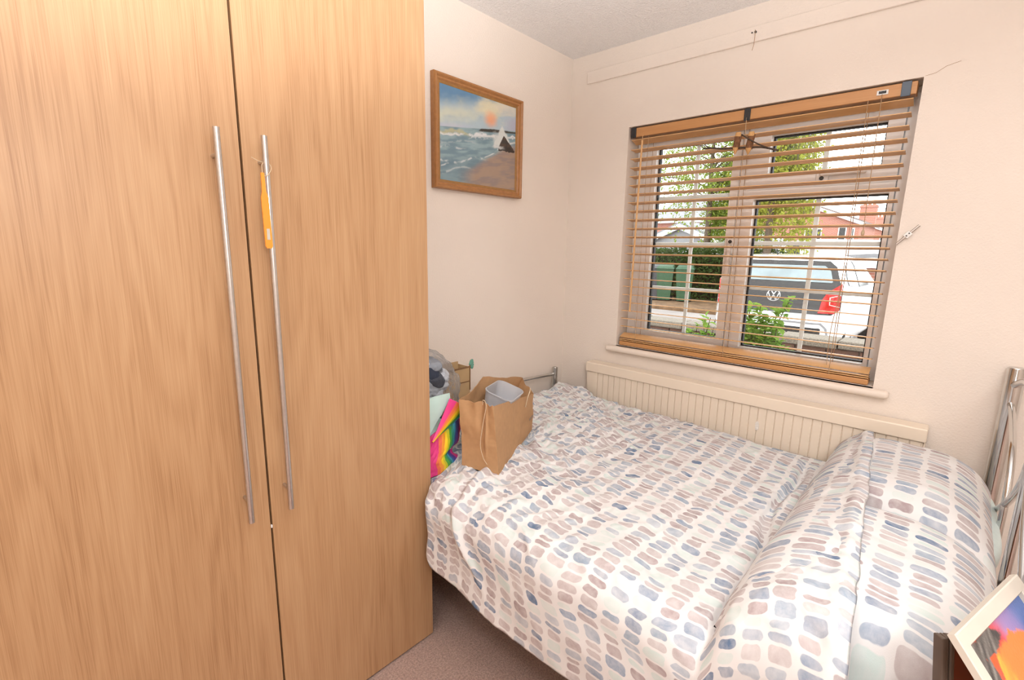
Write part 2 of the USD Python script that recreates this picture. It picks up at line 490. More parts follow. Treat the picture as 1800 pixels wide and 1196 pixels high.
# ------------------------------------------------------------------ the room
X0, X1, Y0, Y1, H = -1.45, 2.26, -1.75, 1.649, 2.396
WY0, WY1, WZ0, WZ1 = 0.168, 1.293, 0.902, 2.006     # window opening
WX = 2.56                                            # outer face of the window wall

s = obj('floor', box(X0, X1, Y0, Y1, -0.06, 0.0), 'carpet', kind='structure')
s = obj('ceiling', box(X0, X1, Y0, Y1, H, H + 0.08), 'ceiling_paint', kind='structure')
s = obj('wall_left', box(X0 - 0.12, WX, Y1, Y1 + 0.12, -0.06, H + 0.08), 'wall_paint', kind='structure')
s = obj('wall_right', box(X0 - 0.12, WX, Y0 - 0.12, Y0, -0.06, H + 0.08), 'wall_paint', kind='structure')
s = obj('wall_near', box(X0 - 0.12, X0, Y0, Y1, -0.06, H + 0.08), 'wall_paint', kind='structure')
wall = m3.Manifold.cube((WX - X1, Y1 - Y0, H + 0.14)).translate((X1, Y0, -0.06)) - m3.Manifold.cube((1, WY1 - WY0, WZ1 - WZ0)).translate((X1 - 0.3, WY0, WZ0))
wf = obj('wall_far', tm(wall), 'wall_paint', kind='structure')
# hairline crack in the plaster running up from the corner of the window opening
ck = np.array([[X1 - 0.0003, WY0 - 0.003, WZ1 + 0.002], [X1 - 0.0003, WY0 - 0.03, WZ1 + 0.006], [X1 - 0.0003, WY0 - 0.055, WZ1 + 0.022], [X1 - 0.0003, WY0 - 0.09, WZ1 + 0.030]])
obj('crack', tube(ck, 0.0006, 5), 'cord', wf)
# batten along the top of the window wall
obj('trim_1', rbox(X1 - 0.012, X1, -1.0, 1.548, 2.252, 2.312, 0.003), 'wall_paint', kind='structure')
for nm, b in (('baseboard_left', (0.96, X1, Y1 - 0.016, Y1, 0, 0.10)), ('baseboard_far', (X1 - 0.016, X1, Y0, Y1 - 0.016, 0, 0.10)), ('baseboard_right', (X0, X1 - 0.016, Y0, Y0 + 0.016, 0, 0.10)), ('baseboard_near', (X0, X0 + 0.016, Y0 + 0.016, Y1, 0, 0.10))):
    obj(nm, rbox(*b, 0.004), 'gloss_paint', kind='structure')

# ------------------------------------------------------------------ window
win = structure('window_1')
FX0, FX1 = 2.365, 2.425


def bars(rects, x0=FX0, x1=FX1, r=0.004):
    return cat([rbox(x0, x1, a, b, c, d, r) for a, b, c, d in rects])


LY0, LY1, LZ0, LZ1 = 0.812, 1.186, 0.985, 1.915     # left pane
TY0, TY1, TZ0, TZ1 = 0.258, 0.656, 1.742, 1.900     # top right pane
RY0, RY1, RZ0, RZ1 = 0.222, 0.702, 0.968, 1.636     # lower right pane
e = 0.0005
obj('frame', bars([(WY0 + e, 0.205, WZ0 + e, WZ1 - e), (1.245, WY1 - e, WZ0 + e, WZ1 - e), (0.206, 1.244, WZ0 + e, 0.945), (0.206, 1.244, 1.955, WZ1 - e)]), 'upvc', win, smooth=30)
obj('mullion', bars([(0.745, 0.775, 0.945, 1.955)]), 'upvc', win, smooth=30)
obj('transom', bars([(0.206, 0.745, 1.675, 1.695)]), 'upvc', win, smooth=30)


def sash(y0, y1, z0, z1, oy0, oy1, oz0, oz1, proud=0.012):
    fr = sbox(oy0, oz0, oy1, oz1).difference(sbox(y0, z0, y1, z1))
    m = place(extrude(fr, FX1 - FX0 - 0.012 + proud), (FX0 - proud, 0, 0), (0, 1, 0), (0, 0, 1), (1, 0, 0))
    return obj('sash_frame', m, 'upvc', win)


sash(LY0, LY1, LZ0, LZ1, 0.776, 1.244, 0.946, 1.954, 0.0)
sash(TY0, TY1, TZ0, TZ1, 0.207, 0.744, 1.696, 1.954)
sash(RY0, RY1, RZ0, RZ1, 0.207, 0.744, 0.946, 1.674)
GX = 2.40
for y0, y1, z0, z1, vs, hs in ((LY0, LY1, LZ0, LZ1, (0.990,), (1.668, 1.440, 1.214)), (TY0, TY1, TZ0, TZ1, (0.455,), ()), (RY0, RY1, RZ0, RZ1, (0.460,), (1.446, 1.244))):
    gk = sbox(y0, z0, y1, z1).difference(sbox(y0 + 0.007, z0 + 0.005, y1 - 0.007, z1 - 0.005))
    obj('gasket', place(extrude(gk, 0.022), (GX - 0.006, 0, 0), (0, 1, 0), (0, 0, 1), (1, 0, 0)), 'gasket', win)
    obj('pane', box(GX, GX + 0.003, y0 + 0.001, y1 - 0.001, z0 + 0.001, z1 - 0.001), 'glass', win)
    for v in vs:
        obj('glazing_bar', rbox(GX + 0.006, GX + 0.014, v - 0.009, v + 0.009, z0, z1, 0.002), 'upvc', win)
    for h in hs:
        obj('glazing_bar', rbox(GX + 0.0055, GX + 0.0145, y0, y1, h - 0.009, h + 0.009, 0.002), 'upvc', win)
# handles: a plate with a lever, and the dark key hole
hd = cat(rbox(FX0 - 0.022, FX0 - 0.012, 0.425, 0.470, 1.690, 1.726, 0.004), rbox(FX0 - 0.040, FX0 - 0.022, 0.30, 0.455, 1.712, 1.728, 0.006))
obj('handle', hd, 'upvc', win, smooth=30)
obj('key_hole', cyl((FX0 - 0.024, 0.449, 1.705), (FX0 - 0.012, 0.449, 1.705), 0.008), 'dark_metal', win)
hd = cat(rbox(FX0 - 0.010, FX0 - 0.0005, 0.770, 0.800, 1.395, 1.475, 0.004), rbox(FX0 - 0.028, FX0 - 0.010, 0.776, 0.794, 1.30, 1.44, 0.006))
obj('handle', hd, 'upvc', win, smooth=30)
obj('key_hole', cyl((FX0 - 0.012, 0.785, 1.452), (FX0 - 0.0004, 0.785, 1.452), 0.008), 'dark_metal', win)
# sill board, rounded nose, on the room side, and the outer sill
obj('window_sill', cat(rbox(X1 - 0.038, X1, 0.115, 1.342, 0.868, 0.8995, 0.014, 3), box(X1, FX0, WY0 + e, WY1 - e, 0.872, 0.9015)), 'gloss_paint', win, smooth=35)
obj('outer_sill', rbox(FX1, WX + 0.05, WY0 + e, WY1 - e, 0.885, 0.925, 0.006), 'upvc', win, smooth=30)

# ------------------------------------------------------------------ venetian blind
bl = thing('venetian_blind', 'light wooden venetian blind with slats open, hanging in the window', 'blind', (2.29, 0.73, 0.90))
BO = np.array([2.29, 0.73, 0.90])


def bobj(name, m, mt, smooth=False, label=None):
    if isinstance(m, trimesh.Trimesh):
        m = m.copy()
        m.apply_translation(-BO)
    return obj(name, m, mt, bl, smooth, label=label)


BY0, BY1 = 0.182, 1.283
bobj('head_rail', rbox(2.268, 2.318, BY0, BY1, 1.957, 2.000, 0.003), 'rail_wood', 30)
SX0, SX1 = 2.266, 2.316


def slat(z, tilt, t=0.003):
    n = 6
    a = np.linspace(-1, 1, n)
    prof = [(q * (SX1 - SX0) / 2, 0.0016 * (1 - q * q)) for q in a]
    poly = Polygon([(x, y + t / 2) for x, y in prof] + [(x, y - t / 2) for x, y in prof[::-1]])
    m = extrude(poly, BY1 - BY0 - 0.012)
    c, s_ = math.cos(tilt), math.sin(tilt)
    return place(m, ((SX0 + SX1) / 2, BY0 + 0.006, z), (c, 0, -s_), (s_, 0, c), (0, 1, 0))


rng = np.random.default_rng(7)
zs = [1.9365 - 0.0424 * k for k in range(23)]
for k, z in enumerate(zs):
    bobj('slat', slat(z + (0.002 if k else -0.002) * rng.uniform(-0.5, 0.5), math.radians(6.5 + rng.uniform(-0.8, 0.8) + (10 if k == 0 else 0))), 'slat_wood', 30)
for z, a in ((0.9315, 0.0), (0.939, 0.6), (0.957, -20.0)):
    bobj('slat', slat(z, math.radians(a), 0.003), 'slat_wood', 30)
bobj('bottom_rail', rbox(2.264, 2.318, BY0 + 0.004, BY1 - 0.004, 0.904, 0.926, 0.004), 'rail_wood', 30)
for y in (1.185, 0.737, 0.318):
    for x in (SX0 - 0.002, SX1 + 0.002):
        bobj('ladder_cord', tube([(x, y, 1.957), (x, y, 0.926)], 0.0011, 6), 'cord')
for y, mt, r in ((1.268, 'dark_plastic', 0.0135), (0.737, 'dark_plastic', 0.0125), (0.212, 'slate_plastic', 0.0135)):
    bobj('bracket', rbox(2.263, 2.268, y - r, y + r, 1.953, 2.002, 0.0015), mt)
bobj('wand', cat(tube([(2.257, 1.214, 1.935), (2.252, 1.220, 1.09)], 0.0048, 10), tube(curve([(2.268, 1.213, 1.958), (2.258, 1.213, 1.955), (2.257, 1.2135, 1.932)], 8), 0.0015, 6)), 'slat_wood', True)
bobj('cord_lock', rbox(2.2655, 2.2675, 0.262, 0.296, 1.970, 1.986, 0.0008), 'white_plastic')
bobj('cord_lock_slot', rbox(2.2648, 2.2654, 0.268, 0.290, 1.974, 1.983, 0.0002), 'dark_plastic')
bobj('pull_cord', tube([(2.2635, 0.279, 1.972), (2.262, 0.277, 1.75), (2.261, 0.274, 1.495)], 0.0012, 6), 'cord')
bobj('pull_bead', lathe([(0, -0.014), (0.005, -0.012), (0.006, -0.004), (0.003, 0.008), (0, 0.009)]).apply_translation((2.261, 0.274, 1.488)), 'string', True)
bobj('lift_cord', tube(curve([(2.268, 0.330, 0.96), (2.2655, 0.332, 1.1), (2.264, 0.322, 1.22), (2.265, 0.318, 1.34)], 12), 0.0011, 6), 'cord')

# ------------------------------------------------------------------ radiator under the window
rad = thing('radiator', 'cream panel radiator with fluted front below the window sill', 'radiator', (2.20, 0.71, 0.15))
RO = np.array([2.20, 0.71, 0.15])
RYA, RYB = -0.012, 1.425


def robj(name, m, mt, smooth=False, label=None):
    m = m.copy()
    m.apply_translation(-RO)
    return obj(name, m, mt, rad, smooth, label=label)


ys, xs, p = [RYA + 0.008], [2.190], 0.0338
nfl = int((RYB - RYA - 0.02) / p)
for k in range(nfl):
    y0 = RYA + 0.012 + k * p
    for f, d in ((0.0, 0.0), (0.04, -0.0045), (0.90, -0.0045), (0.95, 0.0)):
        ys.append(y0 + f * p)
        xs.append(2.190 + d)
ys.append(RYB - 0.008)
xs.append(2.190)
poly = Polygon(list(zip(xs, ys)) + [(2.225, RYB - 0.008), (2.225, RYA + 0.008)])
robj('front_panel', place(extrude(poly, 0.60), (0, 0, 0.155), (1, 0, 0), (0, 1, 0), (0, 0, 1)), 'radiator_paint')
robj('top_cover', rbox(2.176, 2.252, RYA, RYB, 0.748, 0.800, 0.006), 'radiator_paint', 30)
robj('side_panel', rbox(2.192, 2.250, RYA + 0.001, RYA + 0.007, 0.16, 0.746, 0.002), 'radiator_paint')
robj('side_panel', rbox(2.192, 2.250, RYB - 0.007, RYB - 0.001, 0.16, 0.746, 0.002), 'radiator_paint')
for y in (0.2, 1.15):
    robj('wall_bracket', rbox(2.226, 2.2595, y, y + 0.04, 0.2, 0.74, 0.002), 'radiator_paint')
chip = soft((0, 0, 0), (0.0006, 0.008, 0.021), (1, 1), 0.003, 90, 3, 3)
chip.apply_translation((2.1832, 0.5375, 0.665))
robj('bare_patch', chip, 'paint_chip', True, label='pale chipped patch of paint')

# ------------------------------------------------------------------ wardrobe
WF = 1.23          # front plane of the doors
wd = thing('wardrobe', 'tall oak effect wardrobe with two plain doors and long bar handles', 'wardrobe', (0.43, 1.43, 0))
WO = np.array([0.43, 1.43, 0.0])


def wobj(name, m, mt, parent=None, smooth=False, label=None):
    m = m.copy()
    m.apply_translation(-WO)
    return obj(name, m, mt, parent or wd, smooth, label=label)


WT = 2.36
wobj('side_panel', box(0.930, 0.949, WF + 0.022, 1.645, 0.001, WT), 'oak_door')
wobj('side_panel', box(-0.105, -0.086, WF + 0.022, 1.645, 0.001, WT), 'oak_door')
wobj('back_panel', box(-0.086, 0.930, 1.635, 1.645, 0.001, WT), 'wardrobe_carcass')
wobj('top_panel', box(-0.086, 0.930, WF + 0.022, 1.635, WT - 0.02, WT), 'wardrobe_carcass')
wobj('plinth', box(-0.086, 0.930, WF + 0.03, WF + 0.05, 0.001, 0.06), 'dark_metal')
for x0, x1, hx in ((-0.104, 0.4255, 0.381), (0.4305, 0.951, 0.4805)):
    d = wobj('door', rbox(x0, x1, WF, WF + 0.018, 0.008, WT - 0.002, 0.0012), 'oak_door', smooth=30)
    hz0, hz1 = 0.722, 1.642
    if hx < 0.43:
        hz0, hz1 = 0.724, 1.643
    hy = WF - 0.036
    h = cat(cyl((hx * 0.972, hy, hz0), (hx * 0.972, hy, hz1), 0.0068, 20), *[cyl((hx * 0.972, hy, z), (hx * 0.972, WF, z), 0.0045, 14) for z in (hz0 + 0.055, hz1 - 0.055)])
    wobj('handle', h, 'steel', d, 30, label='long brushed steel bar handle')
wobj('door_catch', rbox(0.4260, 0.4300, WF - 0.001, WF + 0.004, 0.668, 0.676, 0.0008), 'white_plastic')

# orange tag hanging on the right door's handle
HX = 0.4805 * 0.972
tg = thing('hanging_tag', 'narrow orange plastic tag hung by a string from the wardrobe handle', 'tag', (HX, WF - 0.045, 1.40))
TO = np.array([HX, WF - 0.045, 1.40])


def tobj(name, m, mt, smooth=False):
    m = m.copy()
    m.apply_translation(-TO)
    return obj(name, m, mt, tg, smooth)


poly = Polygon([(-0.0045, 0.165), (0.0045, 0.165), (0.0055, 0.125), (0.0115, 0.112), (0.0115, 0.004), (0.008, 0), (-0.008, 0), (-0.0115, 0.004), (-0.0115, 0.112), (-0.0055, 0.125)]).buffer(0.0015)
tgx, tgy, tgz = HX - 0.011, WF - 0.046, 1.393
tobj('tag', place(extrude(poly, 0.004), (tgx, tgy, tgz), (0.60, 0, 0.012), (-0.02, 0, 1), (0, -1, 0)), 'orange_plastic')
tobj('printed_patch', box(tgx - 0.0038, tgx + 0.0030, tgy - 0.0046, tgy - 0.0041, tgz + 0.018, tgz + 0.043), 'grey_print')
st = curve([(HX - 0.026, WF - 0.022, 1.594), (HX - 0.012, WF - 0.030, 1.586), (HX + 0.007, WF - 0.034, 1.583), (HX + 0.009, WF - 0.040, 1.570), (HX - 0.004, WF - 0.048, 1.554), (tgx - 0.001, tgy - 0.003, tgz + 0.160)], 30)
st2 = curve([(HX - 0.008, WF - 0.040, 1.582), (HX - 0.0125, WF - 0.044, 1.575), (HX - 0.013, WF - 0.046, 1.560), (tgx - 0.003, tgy - 0.002, tgz + 0.160)], 16)
tobj('string', cat(tube(st, 0.0009, 6), tube(st2, 0.0009, 6)), 'string')

# ------------------------------------------------------------------ seascape on the left wall
pic = thing('framed_painting', 'framed seascape painting of surf breaking on a dark rock, hung on the wall', 'painting', (1.5675, 1.649, 1.87))
PX0, PX1, PZ0, PZ1 = 1.300, 1.836, 1.645, 2.092


def frame_ring(w, h, prof):
    """Mitred frame in the xz plane, centre at the origin, facing -y. prof: (in from the outer edge, forward) points of a closed profile."""
    vs, n = [], len(prof)
    for sx, sz in ((-1, -1), (1, -1), (1, 1), (-1, 1)):
        for d, o in prof:
            vs.append((sx * (w / 2 - d), -o, sz * (h / 2 - d)))
    f = []
    for c in range(4):
        for k in range(n):
            a, b = c * n + k, c * n + (k + 1) % n
            a2, b2 = ((c + 1) % 4) * n + k, ((c + 1) % 4) * n + (k + 1) % n
            f += [[a, a2, b2], [a, b2, b]]
    t = trimesh.Trimesh(vs, f, process=False)
    t.fix_normals()
    return t


pw, ph = PX1 - PX0, PZ1 - PZ0
prof = [(0, 0), (0, 0.022), (0.003, 0.028), (0.009, 0.029), (0.014, 0.024), (0.016, 0.0205), (0.023, 0.021), (0.028, 0.015), (0.029, 0.0)]
fm = frame_ring(pw, ph, prof)
fm.apply_translation((0, -0.002, -0.0015))
obj('frame', fm, 'gilt_wood', pic)
slip = frame_ring(pw - 0.056, ph - 0.056, [(0, 0.002), (0, 0.0145), (0.003, 0.0145), (0.009, 0.012), (0.009, 0.002)])
slip.apply_translation((0, -0.002, -0.0015))
obj('inner_slip', slip, 'gilt_slip', pic)


def lerp(c0, c1, t):
    return np.asarray(c0) * (1 - t)[..., None] + np.asarray(c1) * t[..., None]


def seascape(u, v):
    """u to the right, v up, both 0..1."""
    def over(img, c, a):
        return img * (1 - np.clip(a, 0, 1)[..., None]) + np.asarray(c) * np.clip(a, 0, 1)[..., None]
    P3 = np.stack([u * 6, v * 9, 0 * u], -1)
    n1, n2 = fbm(P3, 5, 3), fbm(P3 * [1.2, 3.0, 1] + 9, 5, 5)
    n3 = fbm(np.stack([u * 22, v * 26, 0 * u], -1), 4, 8)
    blue, pale = lin(98, 138, 172), lin(176, 196, 205)
    img = lerp(pale, blue, sm(0.60, 0.95, v + 0.25 * (n1 - 0.5) - 0.10 * u))
    img = over(img, lin(222, 220, 190), 0.65 * sm(0.16, 0.0, np.abs(v - 0.69 - 0.05 * u - 0.2 * (n1 - 0.5))) * sm(0.75, 0.2, u))
    cl = sm(0.20, 0.02, np.hypot((u - 0.66) / 1.4, v - 0.80 - 0.12 * (n2 - 0.5)) + 0.25 * (n1 - 0.5))
    img = over(img, lin(226, 216, 180), 0.85 * cl)
    img = over(img, lin(222, 214, 196), 0.7 * sm(0.16, 0.02, np.hypot((u - 0.88) / 1.6, v - 0.84) + 0.2 * (n2 - 0.5)))
    img = over(img, lin(178, 176, 196), 0.8 * sm(0.75, 1.0, u) * sm(0.75, 0.66, v))
    img = over(img, lin(238, 156, 108), 0.80 * sm(0.12, 0.0, np.hypot((u - 0.635) / 1.1, v - 0.665) + 0.08 * (n1 - 0.5)))
    img = over(img, lin(196, 196, 214), 0.6 * sm(0.62, 0.56, v) * sm(0.5, 0.2, u))
    # sea
    sea = lerp(lin(118, 146, 158), lin(150, 176, 182), sm(0.3, 0.7, n2))
    sea = lerp(sea, np.broadcast_to(lin(104, 128, 140), sea.shape), sm(0.35, 0.12, v) * 0.5)
    a_sea = sm(0.565, 0.553, v)
    img = img * (1 - a_sea[..., None]) + sea * a_sea[..., None]
    # headland
    top = 0.572 - 0.05 * np.abs(u - 0.62) - 0.02 * sm(0.52, 0.47, u) + 0.012 * (n3 - 0.5)
    img = over(img, lin(62, 60, 54), sm(0.001, 0.010, top - v) * sm(0.522, 0.535, v) * sm(0.46, 0.50, u))
    img = over(img, lin(112, 116, 128), 0.7 * sm(0.0, 0.02, top - v) * sm(0.525, 0.54, v) * sm(0.28, 0.34, u) * sm(0.5, 0.46, u))
    # breakers and foam
    w1 = 0.50 + 0.03 * np.sin(u * 9) + 0.05 * (n3 - 0.5)
    img = over(img, lin(196, 190, 140), 0.75 * sm(0.03, 0.0, np.abs(v - w1 + 0.012)) * sm(0.42, 0.30, u))
    img = over(img, lin(228, 228, 226), 0.9 * sm(0.022, 0.0, np.abs(v - 0.485 - 0.05 * (n3 - 0.5))) * sm(0.45, 0.62, n1 + 0.1 * n3))
    img = over(img, lin(222, 226, 228), 0.9 * sm(0.05, 0.0, np.abs(v - 0.47 - 0.10 * (n3 - 0.5))) * sm(0.32, 0.37, u) * sm(0.70, 0.55, u) * sm(0.40, 0.55, n3))
    for vv, u1, k in ((0.34, 0.35, 0.8), (0.20, 0.62, 0.9), (0.155, 0.25, 0.9), (0.10, 0.45, 0.6), (0.40, 0.5, 0.4)):
        img = over(img, lin(206, 212, 212), k * sm(0.018, 0.0, np.abs(v - vv - 0.06 * (n1 - 0.5) - 0.02 * np.sin(u * 14 + vv * 40))) * sm(u1, u1 - 0.15, u) * sm(0.35, 0.6, n3))
    # wet sand
    edge = 0.10 + 0.30 * sm(0.25, 1.0, u) + 0.06 * (n1 - 0.5)
    sand = lerp(lin(150, 132, 124), lin(168, 142, 122), sm(0.35, 0.65, n2))
    a_s = (sm(-0.02, 0.06, edge - v) * sm(0.18, 0.45, u) * 0.95)
    img = img * (1 - a_s[..., None]) + sand * a_s[..., None]
    img = over(img, lin(226, 226, 222), 0.8 * sm(0.014, 0.0, np.abs(v - edge - 0.015)) * sm(0.45, 0.6, u) * sm(0.3, 0.55, n3))
    # spray and rock
    spray = sm(0.02, -0.03, np.abs(u - 0.80) / 0.62 + (v - 0.60) * 0.9 - 0.02 + 0.06 * (n3 - 0.5)) * sm(0.34, 0.40, v)
    spray = np.maximum(spray, 0.9 * sm(0.11, 0.02, np.hypot((u - 0.735) / 0.8, v - 0.455) + 0.08 * (n3 - 0.5)))
    img = over(img, lin(218, 222, 218), 0.92 * spray)
    rock = (v < 0.50 - 1.15 * np.clip(u - 0.825, 0, 1) + 0.02 * (n3 - 0.5) - 1.9 * np.clip(0.825 - u, 0, 1)) & (v > 0.315 + 0.10 * (0.86 - u) + 0.04 * (n3 - 0.5)) & (u > 0.75) & (u < 0.985)
    img = over(img, lin(48, 40, 36), rock * 0.97)
    img = over(img, lin(96, 70, 52), 0.5 * rock * sm(0.52, 0.7, n3))
    img = over(img, lin(216, 218, 216), 0.9 * sm(0.022, 0.0, np.abs(v - 0.345 - 0.06 * (0.86 - u) * 2 - 0.03 * (n3 - 0.5))) * sm(0.66, 0.70, u) * sm(0.86, 0.76, u))
    return img * (0.96 + 0.08 * n3[..., None])


nu, nv = 190, 160
U, V = np.meshgrid(np.linspace(0, 1, nu), np.linspace(0, 1, nv), indexing='ij')
cw, ch = pw - 0.072, ph - 0.072
Pc = np.stack([(U - 0.5) * cw, np.full_like(U, -0.013), (V - 0.5) * ch], -1).reshape(-1, 3)
Pc[:, 2] -= 0.0015
obj('canvas', (Pc, grid_faces(nu, nv)), 'painted', pic, color=seascape(U, V - 0.165 * U).reshape(-1, 3))
obj('backing_board', box(-cw / 2 - 0.01, cw / 2 + 0.01, -0.010, -0.0006, -ch / 2 - 0.01, ch / 2 + 0.01), 'cardboard', pic)

# ------------------------------------------------------------------ bed: frame, mattress, duvet, pillows
bed = thing('bed_frame', 'chrome tube bed frame standing along the window wall', 'bed', (1.56, 0.71, 0))
EO = np.array([1.56, 0.71, 0.0])


def eobj(name, m, mt, smooth=True, label=None):
    m = m.copy()
    m.apply_translation(-EO)
    return obj(name, m, mt, bed, smooth, label=label)


def post(x, y, z1, r):
    pr = [(0, 0.0), (r, 0.0), (r, z1 - 0.004), (r - 0.003, z1), (0, z1)]
    return lathe(pr, 28).apply_translation((x, y, 0.001))


HY, FY = -0.196, 1.615
HPX, NPX = 2.215, 0.985
for x in (HPX, NPX):
    eobj('head_post', post(x, HY, 1.052, 0.0235), 'chrome', 40)
for x in (2.150, 0.992):
    eobj('foot_post', post(x, FY, 0.738, 0.0155), 'chrome', 40)
xm = (HPX + NPX) / 2
eobj('head_rail', tube(curve([(NPX, HY, 0.995), (1.25, HY, 1.055), (xm, HY, 1.085), (1.95, HY, 1.055), (HPX, HY, 0.995)], 50), 0.0105, 16), 'chrome')
for s_ in (1, -1):
    eobj('head_bar', tube(curve([(xm + s_ * (HPX - xm), HY, 0.936), (xm + s_ * 0.50, HY, 0.918), (xm + s_ * 0.34, HY, 0.86), (xm + s_ * 0.26, HY, 0.76), (xm + s_ * 0.245, HY, 0.62), (xm + s_ * 0.25, HY, 0.40)], 50), 0.0085, 14), 'chrome')
    eobj('head_bar', tube(curve([(xm + s_ * (HPX - xm), HY, 0.52), (xm + s_ * 0.42, HY, 0.63), (xm + s_ * 0.20, HY, 0.75), (xm + s_ * 0.06, HY, 0.86), (xm, HY, 0.985)], 50), 0.0085, 14), 'chrome')
eobj('head_bar', tube([(xm, HY, 0.40), (xm, HY, 1.083)], 0.010, 14), 'chrome')
eobj('lower_head_rail', tube([(NPX, HY, 0.40), (HPX, HY, 0.40)], 0.0115, 16), 'chrome')
eobj('foot_rail', tube(curve([(0.992, FY, 0.698), (1.3, FY, 0.716), (1.57, FY, 0.722), (1.85, FY, 0.716), (2.150, FY, 0.698)], 40), 0.0085, 14), 'chrome')
eobj('lower_foot_rail', tube([(0.992, FY, 0.36), (2.150, FY, 0.36)], 0.0095, 14), 'chrome')
for x in (1.010, 2.135):
    eobj('side_rail', rbox(x - 0.012, x + 0.012, HY + 0.024, FY - 0.016, 0.325, 0.375, 0.003), 'dark_metal', 30)
for k in range(12):
    y = HY + 0.14 + k * 0.14
    eobj('bed_slat', rbox(1.023, 2.122, y - 0.03, y + 0.03, 0.360, 0.372, 0.002), 'cut_wood', 30)
for y in (0.1, 0.71, 1.3):
    eobj('leg', cyl((1.56, y, 0.001), (1.56, y, 0.359), 0.014), 'dark_metal', 30)

mt_ = rbox(0.992, 2.152, HY + 0.032, FY - 0.022, 0.376, 0.578, 0.035, 4)
mt_ = obj('mattress', mt_, 'mattress_cloth', smooth=40)
tag(mt_, 'pale mattress lying on the bed frame under the duvet', 'mattress')

# pillow top: shared by the pillows and the duvet that runs up over them
PZB = 0.582


def pillow_top(x, y):
    c = 0.040 - 0.02 * (x - 1.5)
    q = np.clip(1 - np.abs((y - c) / 0.235) ** 2.6, 0, 1) ** 0.62
    return PZB + 0.195 * q


def pillow(x0, x1, seed, hmax):
    nu, nv = 90, 70
    a, b = np.meshgrid(np.linspace(-1, 1, nu), np.linspace(-1, 1, nv), indexing='ij')
    xx = (x0 + x1) / 2 + a * (x1 - x0) / 2
    yc = 0.040 - 0.02 * (xx - 1.5)
    yy = yc + b * 0.222
    h = (np.clip(1 - np.abs(a) ** 6, 0, 1) ** 0.45) * (np.clip(1 - np.abs(b) ** 3.0, 0, 1) ** 0.55)
    n = fbm(np.stack([xx * 5, yy * 5, 0 * xx + seed], -1), 3, seed) - 0.5
    n2 = fbm(np.stack([xx * 16, yy * 7, 0 * xx + seed], -1), 3, seed + 4) - 0.5
    top = PZB + 0.035 + (hmax - 0.035) * h + (n * 0.030 + n2 * 0.010) * np.minimum(h * 2, 1)
    bot = PZB + 0.035 - 0.034 * h
    v = np.vstack([np.stack([xx, yy, top], -1).reshape(-1, 3), np.stack([xx, yy, bot], -1).reshape(-1, 3)])
    f = np.vstack([grid_faces(nu, nv), grid_faces(nu, nv, True) + nu * nv])
    uv = np.stack([yy, xx * 1.04], -1).reshape(-1, 2)
    return (v, f), np.vstack([uv, uv])


pm, puv = pillow(1.560, 2.150, 3, 0.192)
po = obj('pillow', pm, 'pillow_print', smooth=True, uv=puv)
tag(po, 'patterned pillow at the head of the bed on the radiator side', 'pillow')
pm, puv = pillow(0.955, 1.556, 8, 0.192)
po = obj('pillow', pm, 'pillow_print', smooth=True, uv=puv)
tag(po, 'patterned pillow at the head of the bed nearest the camera', 'pillow')

tp = soft((1.86, 0.0, 0.635), (0.29, 0.185, 0.045), (0.45, 0.7), 0.006, 6, 4, 4)
tp.vertices[:, 1] -= 0.012
tp = obj('pillow', tp, 'sheet_cloth', smooth=True)
tag(tp, 'pale teal pillow peeping out under the patterned pillow by the wall', 'pillow')


